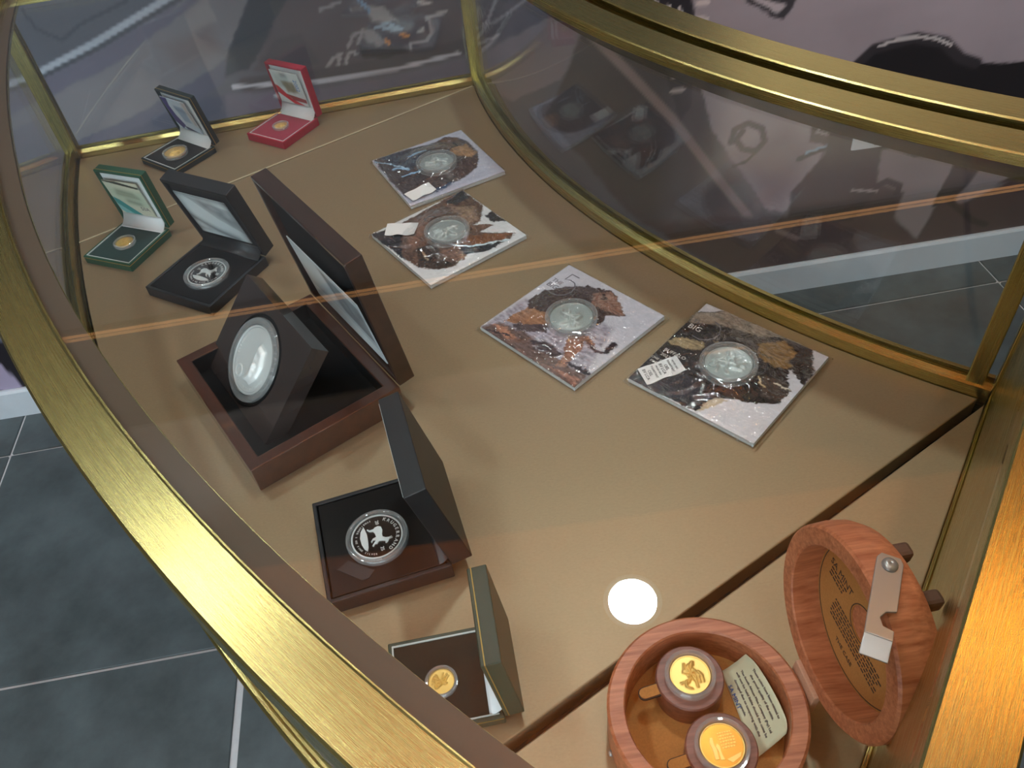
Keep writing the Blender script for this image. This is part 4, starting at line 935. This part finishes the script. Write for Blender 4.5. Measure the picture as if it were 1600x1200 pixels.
# ------------------------------------------------------------------ coin cards in plastic sleeves
CARD = 90.0
def coin_card(key, label, cx, cy, yaw, prn, seed, sticker=None, face='silver'):
    t = thing('coin_card', label, 'coin card', (cx, cy, 0), radians(yaw), 'animal coin cards in plastic sleeves')
    h = CARD / 2
    p = PB(); p.box(-h, h, -h, h, .25, 1.8); p.box(-h + .3, h, -h, h - .2, 1.95, 3.6); p.build('folder', M['paper'], t, bevel=.2, seg=1)
    g = np.linspace(-h + .3, h, 190)
    pb, cols = sheet(g, np.linspace(-h, h - .2, 190), lambda X, Y: paint(X, Y, prn[0], prn[1], fur=.5, fs=.45, minsoft=.9, warp=3.2), .25, T(0, 0, 3.9))
    pb.build('printed_cover', M['print_gloss'], t, cols=cols)
    coin_parts(t, T(0, 0, 3.9), 14.9, 18.4, 3.6, 5.6, M['silver'], M['silver'], 'swirl', seed)
    if sticker:
        sc = sticker; n = 13
        def bil(u, v): return [(1 - u) * (1 - v) * sc[0][k] + u * (1 - v) * sc[1][k] + u * v * sc[2][k] + (1 - u) * v * sc[3][k] for k in (0, 1)]
        v = []; f = []
        for j in range(4):
            for i in range(n):
                b = bil(i / (n - 1), j / 3); v.append((b[0], b[1], 5.6 + .5 * sin(i * .9 + j) * (0.5 + j / 4)))
        for j in range(3):
            for i in range(n - 1): f.append((j * n + i, j * n + i + 1, (j + 1) * n + i + 1, (j + 1) * n + i))
        m = len(v); ring = list(range(n)) + [2 * n - 1, 3 * n - 1] + list(range(4 * n - 1, 3 * n - 1, -1)) + [2 * n, n]
        v += [(v[i][0], v[i][1], v[i][2] - .15) for i in ring]; k = len(ring)
        f += [(ring[(i + 1) % k], ring[i], m + i, m + (i + 1) % k) for i in range(k)] + [tuple(m + i for i in range(k - 1, -1, -1))]
        so = PB().add(v, f).build('price_sticker', M['sticker'], t, smooth=0.6, weld=True)
        if key == 'buffalo':
            ang = math.atan2(sc[1][1] - sc[2][1], sc[1][0] - sc[2][0]) + pi
            for k2, (body, size) in enumerate((('BV LCA', 3.0), ('OEL', 3.0), ('TODRET KAT', 1.9), ('PRICED 2023', 1.6), ('BV LCA', 3.0), ('OEL', 3.0), ('TODRET KAT', 1.9), ('PRICED 2023', 1.6))):
                b = bil(.10 + .105 * k2, .5); PB().text(body, size, b[0], b[1], ang, 6.3, .1).build('lettering', M['ink'], so)
    # sleeve: clear bag a little larger than the card, draped over the capsule
    H = h + 2.4; N_ = 61; gx = np.linspace(-H, H, N_); X, Y = np.meshgrid(gx, gx)
    r = np.hypot(X, Y); tent = 10.9 - np.clip(r - 18.6, 0, None) * .30
    edge = np.minimum(H - np.abs(X), H - np.abs(Y))
    Zt = np.maximum(5.0 + .7 * (fbm(X * .07 + seed, Y * .07, seed) - .5) * 2, tent) + .9 * (fbm(X * .12, Y * .12 + seed, seed + 5) - .5)
    Zt = np.where(edge < 2.6, 1.6 + (Zt - 1.6) * smooth01(edge / 2.6), Zt)
    if sticker: Zt = np.maximum(Zt, 0)
    v = [(float(a_), float(b_), float(max(c_, .6))) for a_, b_, c_ in zip(X.ravel(), Y.ravel(), Zt.ravel())]
    f = [(j * N_ + i, j * N_ + i + 1, (j + 1) * N_ + i + 1, (j + 1) * N_ + i) for j in range(N_ - 1) for i in range(N_ - 1)]
    ring = list(range(N_)) + [j * N_ + N_ - 1 for j in range(1, N_)] + [(N_ - 1) * N_ + i for i in range(N_ - 2, -1, -1)] + [j * N_ for j in range(N_ - 2, 0, -1)]
    m = len(v); v += [(v[i][0], v[i][1], .08) for i in ring]; k = len(ring)
    f += [(ring[(i + 1) % k], ring[i], m + i, m + (i + 1) % k) for i in range(k)]
    PB().add(v, f).build('plastic_sleeve', M['film'], t, smooth=True)
    return t
ln = coin_card('lion', 'coin card printed with a striding lion, silver coin at centre', 46.7, 425.6, -51.9, LION_PRINT, 21)
bf = coin_card('buffalo', 'coin card printed with a dark buffalo head, printed price sticker', 137.5, 361.2, -47.7, BUFFALO_PRINT, 22, [(-43.9, -36.4), (-31.3, -11.4), (-18.8, -19.4), (-30.9, -44.4)])
coin_card('rhino', 'coin card printed with a horned rhino, blank white sticker at its corner', -34.5, 548.8, -58.9, RHINO_PRINT, 24, [(-46.0, -28.7), (-29.0, -9.2), (-17.2, -20.7), (-33.6, -38.7)])
coin_card('leopard', 'coin card with dark spotted animal on lavender, nearest the case corner post', -39.4, 656.3, -67.6, LEOPARD_PRINT, 25, [(27.5, -43.3), (22.6, -18.1), (38.4, -17.6), (41.3, -41.1)])
for card, m, m2 in ((ln, M['ink_grey'], M['ink_grey']), (bf, M['ink_grey'], M['ink_white'])):
    p = PB(); p.text('THE', 5.2, -37.6, 25.0, 0, 3.9, .1); p.build('lettering', m, card)
    p = PB(); p.text('BIG', 6.4, -37.2, 19.2, 0, 3.9, .1); p.build('lettering', m2, card)
    pts = [(-28, 38), (-35, 38), (-35.2, 30.5), (-31, 32.3), (-26.5, 31.5), (-23, 28), (-21.6, 22.5), (-23.4, 17), (-27.5, 13.6), (-32, 12.6), (-35.5, 13.2)] if card is ln else [(-30, 32), (-26, 31), (-22.9, 28.0), (-21, 23), (-21.5, 18), (-24.5, 13.8), (-29, 11.4), (-34.6, 11.9)]
    p = PB(); L = []
    for i, (a_, b_) in enumerate(pts):
        i0, i1 = max(i - 1, 0), min(i + 1, len(pts) - 1); dx, dy = pts[i1][0] - pts[i0][0], pts[i1][1] - pts[i0][1]; l = math.hypot(dx, dy); L.append((a_ - dy / l * .45, b_ + dx / l * .45, a_ + dy / l * .45, b_ - dx / l * .45))
    poly = [(a_, b_) for a_, b_, _, _ in L] + [(c_, d_) for _, _, c_, d_ in reversed(L)]
    p.prism(poly, 3.88, 4.0).build('numeral_five', m, card, weld=True)
for body, size, lx, ly in (('BUFFALO', 3.9, -33.6, -9.6), ('2023', 3.6, -37.6, -14.4), ('ONE OUNCE', 2.7, -36.8, -19.8), ('FINE SILVER', 2.7, -36.4, -23.2)):
    PB().text(body, size, lx, ly, 0, 3.9, .1).build('lettering', M['ink_white'], bf)

# ------------------------------------------------------------------ round wooden box
BX, BY, BR, BRI, BH = 64.0, 142.4, 42.8, 34.9, 25.0
rbx = thing('round_wooden_box', 'round orange-brown wooden box with hinged lid standing open, steel latch', 'wooden box', (BX, BY, 0))
PB().lathe([(BRI, 3), (BRI, BH - .8), (BRI + .6, BH), (BR - 1.2, BH), (BR, BH - 1.2), (BR, 1), (BR - 1, 0), (.01, 0), (.01, 3)], 96).build('base', M['jarrah'], rbx, smooth=0.6, weld=True)
PB().cyl(BRI - .2, 3, 4.6, 64).build('suede_floor', M['suede'], rbx, smooth=0.5)
ped = []
for (px, py) in ((61.1, 158.9), (66.6, 127.0)):
    px, py = px - BX, py - BY
    PB().lathe([(.01, 4.6), (15.2, 4.6), (15.2, 18.4), (14.6, 19), (.01, 19)], 48, T(px, py, 0)).build('pedestal', M['jarrah_dark'], rbx, smooth=0.5, weld=True)
    for r_, m_, z_ in ((2.9, 'board', 17.2), (2.4, 'suede', 17.6)):
        A_ = [(cos(pi / 2 + pi * i / 12) * r_ - 21.5, sin(pi / 2 + pi * i / 12) * r_) for i in range(13)] + [(-13.5, -r_), (-13.5, r_)]
        PB().prism(A_, z_ - 1.4, z_, T(px, py, 0) @ RZ(radians(10))).build('pull_tab' if m_ == 'suede' else 'pull_tab_edge', M[m_], rbx)
coin_thing('gold coin with floral relief on the rear wooden pedestal', 61.1, 158.9, 19.0, radians(-60), 9.0, 11.4, 4.2, M['gold'], M['gold_frost'], 'swirl', 13)
coin_thing('gold coin with figures and inscription on the front wooden pedestal', 66.6, 127.0, 19.0, radians(5), 9.4, 11.6, 4.2, M['gold'], M['gold_frost'], 'mandela', 3)
PB().lathe([(.01, 1.6), (1.1, 1.3), (1.5, 0), (.01, 0)], 16, T(-BR - .2, -9, 12) @ Matrix.Rotation(radians(-90), 4, 'Y')).build('catch_screw', M['steel'], rbx, smooth=True)
AL, PH = radians(5.7), radians(95.0)
e_ = Vector((cos(AL), sin(AL), 0)); tg = Vector((-sin(AL), cos(AL), 0)); z_ = Vector((0, 0, 1))
dd = -cos(PH) * e_ + sin(PH) * z_; no = sin(PH) * e_ + cos(PH) * z_
LC = e_ * (BR + 2.6) + z_ * (BH + 1.3) + dd * 42.5
LX = frame(LC, tg, dd, no)
lid = PB().lathe([(34.1, 13), (34.1, .6), (34.7, 0), (41.4, 0), (42.5, 1), (42.9, 8), (42.2, 14), (40, 18.5), (36, 20.5), (.01, 20.5), (.01, 13)], 96, LX).build('lid', M['jarrah'], rbx, smooth=0.6, weld=True)
# printed suede disc with a finger hole
p = PB(); p.lathe([(8.2, 12.4), (33.9, 12.4), (33.9, 13), (8.2, 13)], 64, LX).build('lid_disc', M['suede'], lid, smooth=0.5, weld=True)
for r0, r1 in ((8.6, 9.0), (32.6, 33.0)):
    PB().lathe([(r0, 12.25), (r1, 12.25), (r1, 12.45), (r0, 12.45)], 64, LX).build('printed_ring', M['ink'], lid, weld=True)
PF = LX @ Matrix(((-1, 0, 0, 0), (0, 1, 0, 0), (0, 0, -1, 0), (0, 0, 0, 1)))       # print faces the inside, x mirrored so it reads
PB().text('SA MINT', 4.6, -20, 5, 0, -12.3, .1, PF).build('lettering', M['ink'], lid, weld=True)
rs = random.Random(5)
p = PB()
for (cx_, cy_, rows, wd) in ((-12, 18, 6, 15), (-20, -1, 3, 14), (8, 21, 6, 14), (0, -14.5, 6, 38), (23, 3, 2, 12)):
    for r_ in range(rows):
        xx = cx_ - wd / 2 + rs.uniform(0, 2); yy = cy_ + (rows / 2 - r_) * 1.9
        while xx < cx_ + wd / 2 - rs.uniform(0, 3):
            l = rs.uniform(.8, 2.6)
            if 10 < math.hypot(xx + l / 2, yy) < 31: p.box(xx, xx + l, yy, yy + .75, -12.3, -12.2, PF)
            xx += l + .6
p.build('small_print', M['ink'], lid, weld=True)
PB().text('THE CASE', 3.0, -2, -24.5, 0, -12.3, .1, PF).build('lettering', M['ink'], lid, weld=True)
p = PB(); pts = [(6.2 * cos(2 * pi * i / 28), 3.4 * sin(2 * pi * i / 28)) for i in range(28)]
p.lathe([(5.6, -12.3), (6.1, -12.3), (6.1, -12.2), (5.6, -12.2)], 36, PF @ T(23, 10, 0) @ Matrix.Diagonal((1, .6, 1, 1))).build('printed_oval', M['ink'], lid, weld=True)
# hinge strap, back pegs, latch
sv = e_ * (BR - .5) + z_ * (BH - 5)
SX = frame(tuple(e_ * (BR + 1.2) + z_ * (BH - 9)), tg, no, dd)
PB().box(-9, 9, -1.6, 1.8, -2, 13, SX).build('hinge_strap', M['strap'], rbx, bevel=.5, weld=True)
for sx in (-9, 12):
    PB().box(sx - 3.2, sx + 3.2, 26, 33, 19.5, 29, LX).build('peg', M['brown_foot'], rbx, bevel=1.6, weld=True)
lp = [(-4.2, 12), (4.2, 12), (4.2, -4), (4.2, -9), (1.0, -10), (-.6, -12.5), (.8, -15), (4.2, -15.5), (4.2, -21), (-4.2, -21), (-4.2, 10)]
lp = [(-4.2, 11), (-3, 13), (3, 13), (4.2, 11), (4.2, -7), (1.2, -8.2), (-.4, -10.8), (.8, -13.4), (4.2, -14), (4.2, -17.5), (-4.2, -17.5)]
LT = frame(tuple(LX @ Vector((0, 43.4, 0))), tuple(tg), tuple(no), tuple(dd)) @ T(0, 9, 0) @ RZ(radians(-54)) @ Matrix.Diagonal((-1.1, 1.15, 1, 1)) @ T(0, -9, 0)
la = PB().prism(lp, 0, 1.1, LT).build('latch', M['steel'], rbx, bevel=.25, weld=True)
PB().box(-4.2, 4.2, -24, -17.3, -.5, .6, LT @ T(0, -17.3, .4) @ Matrix.Rotation(radians(22), 4, 'X') @ T(0, 17.3, 0)).build('latch_tongue', M['steel'], la, bevel=.25, weld=True)
PB().lathe([(.01, 3.0), (1.6, 2.7), (2.6, 1.8), (2.6, 1.1), (.01, 1.1)], 20, LT @ T(0, 9, 0)).build('screw', M['steel'], la, smooth=True, weld=True)
# certificate leaning inside
P00, P10, P01, P11 = Vector((78.4, 165.6, 5.4)), Vector((82.4, 125.5, 5.4)), Vector((89.6, 167.0, 19)), Vector((97.4, 131.1, 17.5))
cen = Vector((BX, BY, 0))
cert = thing('certificate', 'cream printed certificate leaning inside the round wooden box', 'certificate', (BX, BY, 0))
def csurf(u, w_):
    b = (1 - u) * (1 - w_) * P00 + u * (1 - w_) * P10 + u * w_ * P11 + (1 - u) * w_ * P01
    b = b + Vector((1.0, .1, -.8)) * (4 * u * (1 - u)) * (2.2 * w_) + Vector((0.3, 0, -1.0)) * (4 * w_ * (1 - w_)) * 1.2
    dxy = Vector((b.x - BX, b.y - BY)); L = dxy.length
    if L > BRI - 1.0: dxy *= (BRI - 1.0) / L
    return Vector((dxy.x, dxy.y, b.z))
n = 17
v = [tuple(csurf(i / (n - 1), j / (n - 1))) for j in range(n) for i in range(n)]
f = [(j * n + i, j * n + i + 1, (j + 1) * n + i + 1, (j + 1) * n + i) for j in range(n - 1) for i in range(n - 1)]
co = PB().add(v, f).build('sheet', M['cream'], cert, smooth=True)
sm = co.modifiers.new('thickness', 'SOLIDIFY'); sm.thickness = .25 * S; sm.offset = -1
def on_sheet(pb, body, size, u0, w0, m):
    """text wrapped on the leaning sheet: u along the long side, w up the wall"""
    vs_, fs_ = text_geo(body, 'CENTER'); o = []
    for a_, b_, q_ in vs_:
        u = u0 + a_ * size; w_ = w0 + b_ * size * 1.9
        c = csurf(u, w_); c = c + Vector((-.25, 0, .35)) * (1.0 if q_ else .4); o.append(tuple(c))
    pb.add(o, fs_)
    return pb.build('lettering', m, cert, weld=True)
for k, (body, w_) in enumerate((('These coins have been minted to', .86), ('the proof quality of the coins.', .72), ('The South African Mint Company (Pty) Ltd', .56), ('will not be held liable should the coins be', .42), ('damaged due to tampering with the', .28), ('capsule.', .15))):
    on_sheet(PB(), body, .047 if k != 2 else .044, .5, w_, M['ink_grey'])
on_sheet(PB(), 'SA MINT', .075, .33, .08, M['ink_blue'])
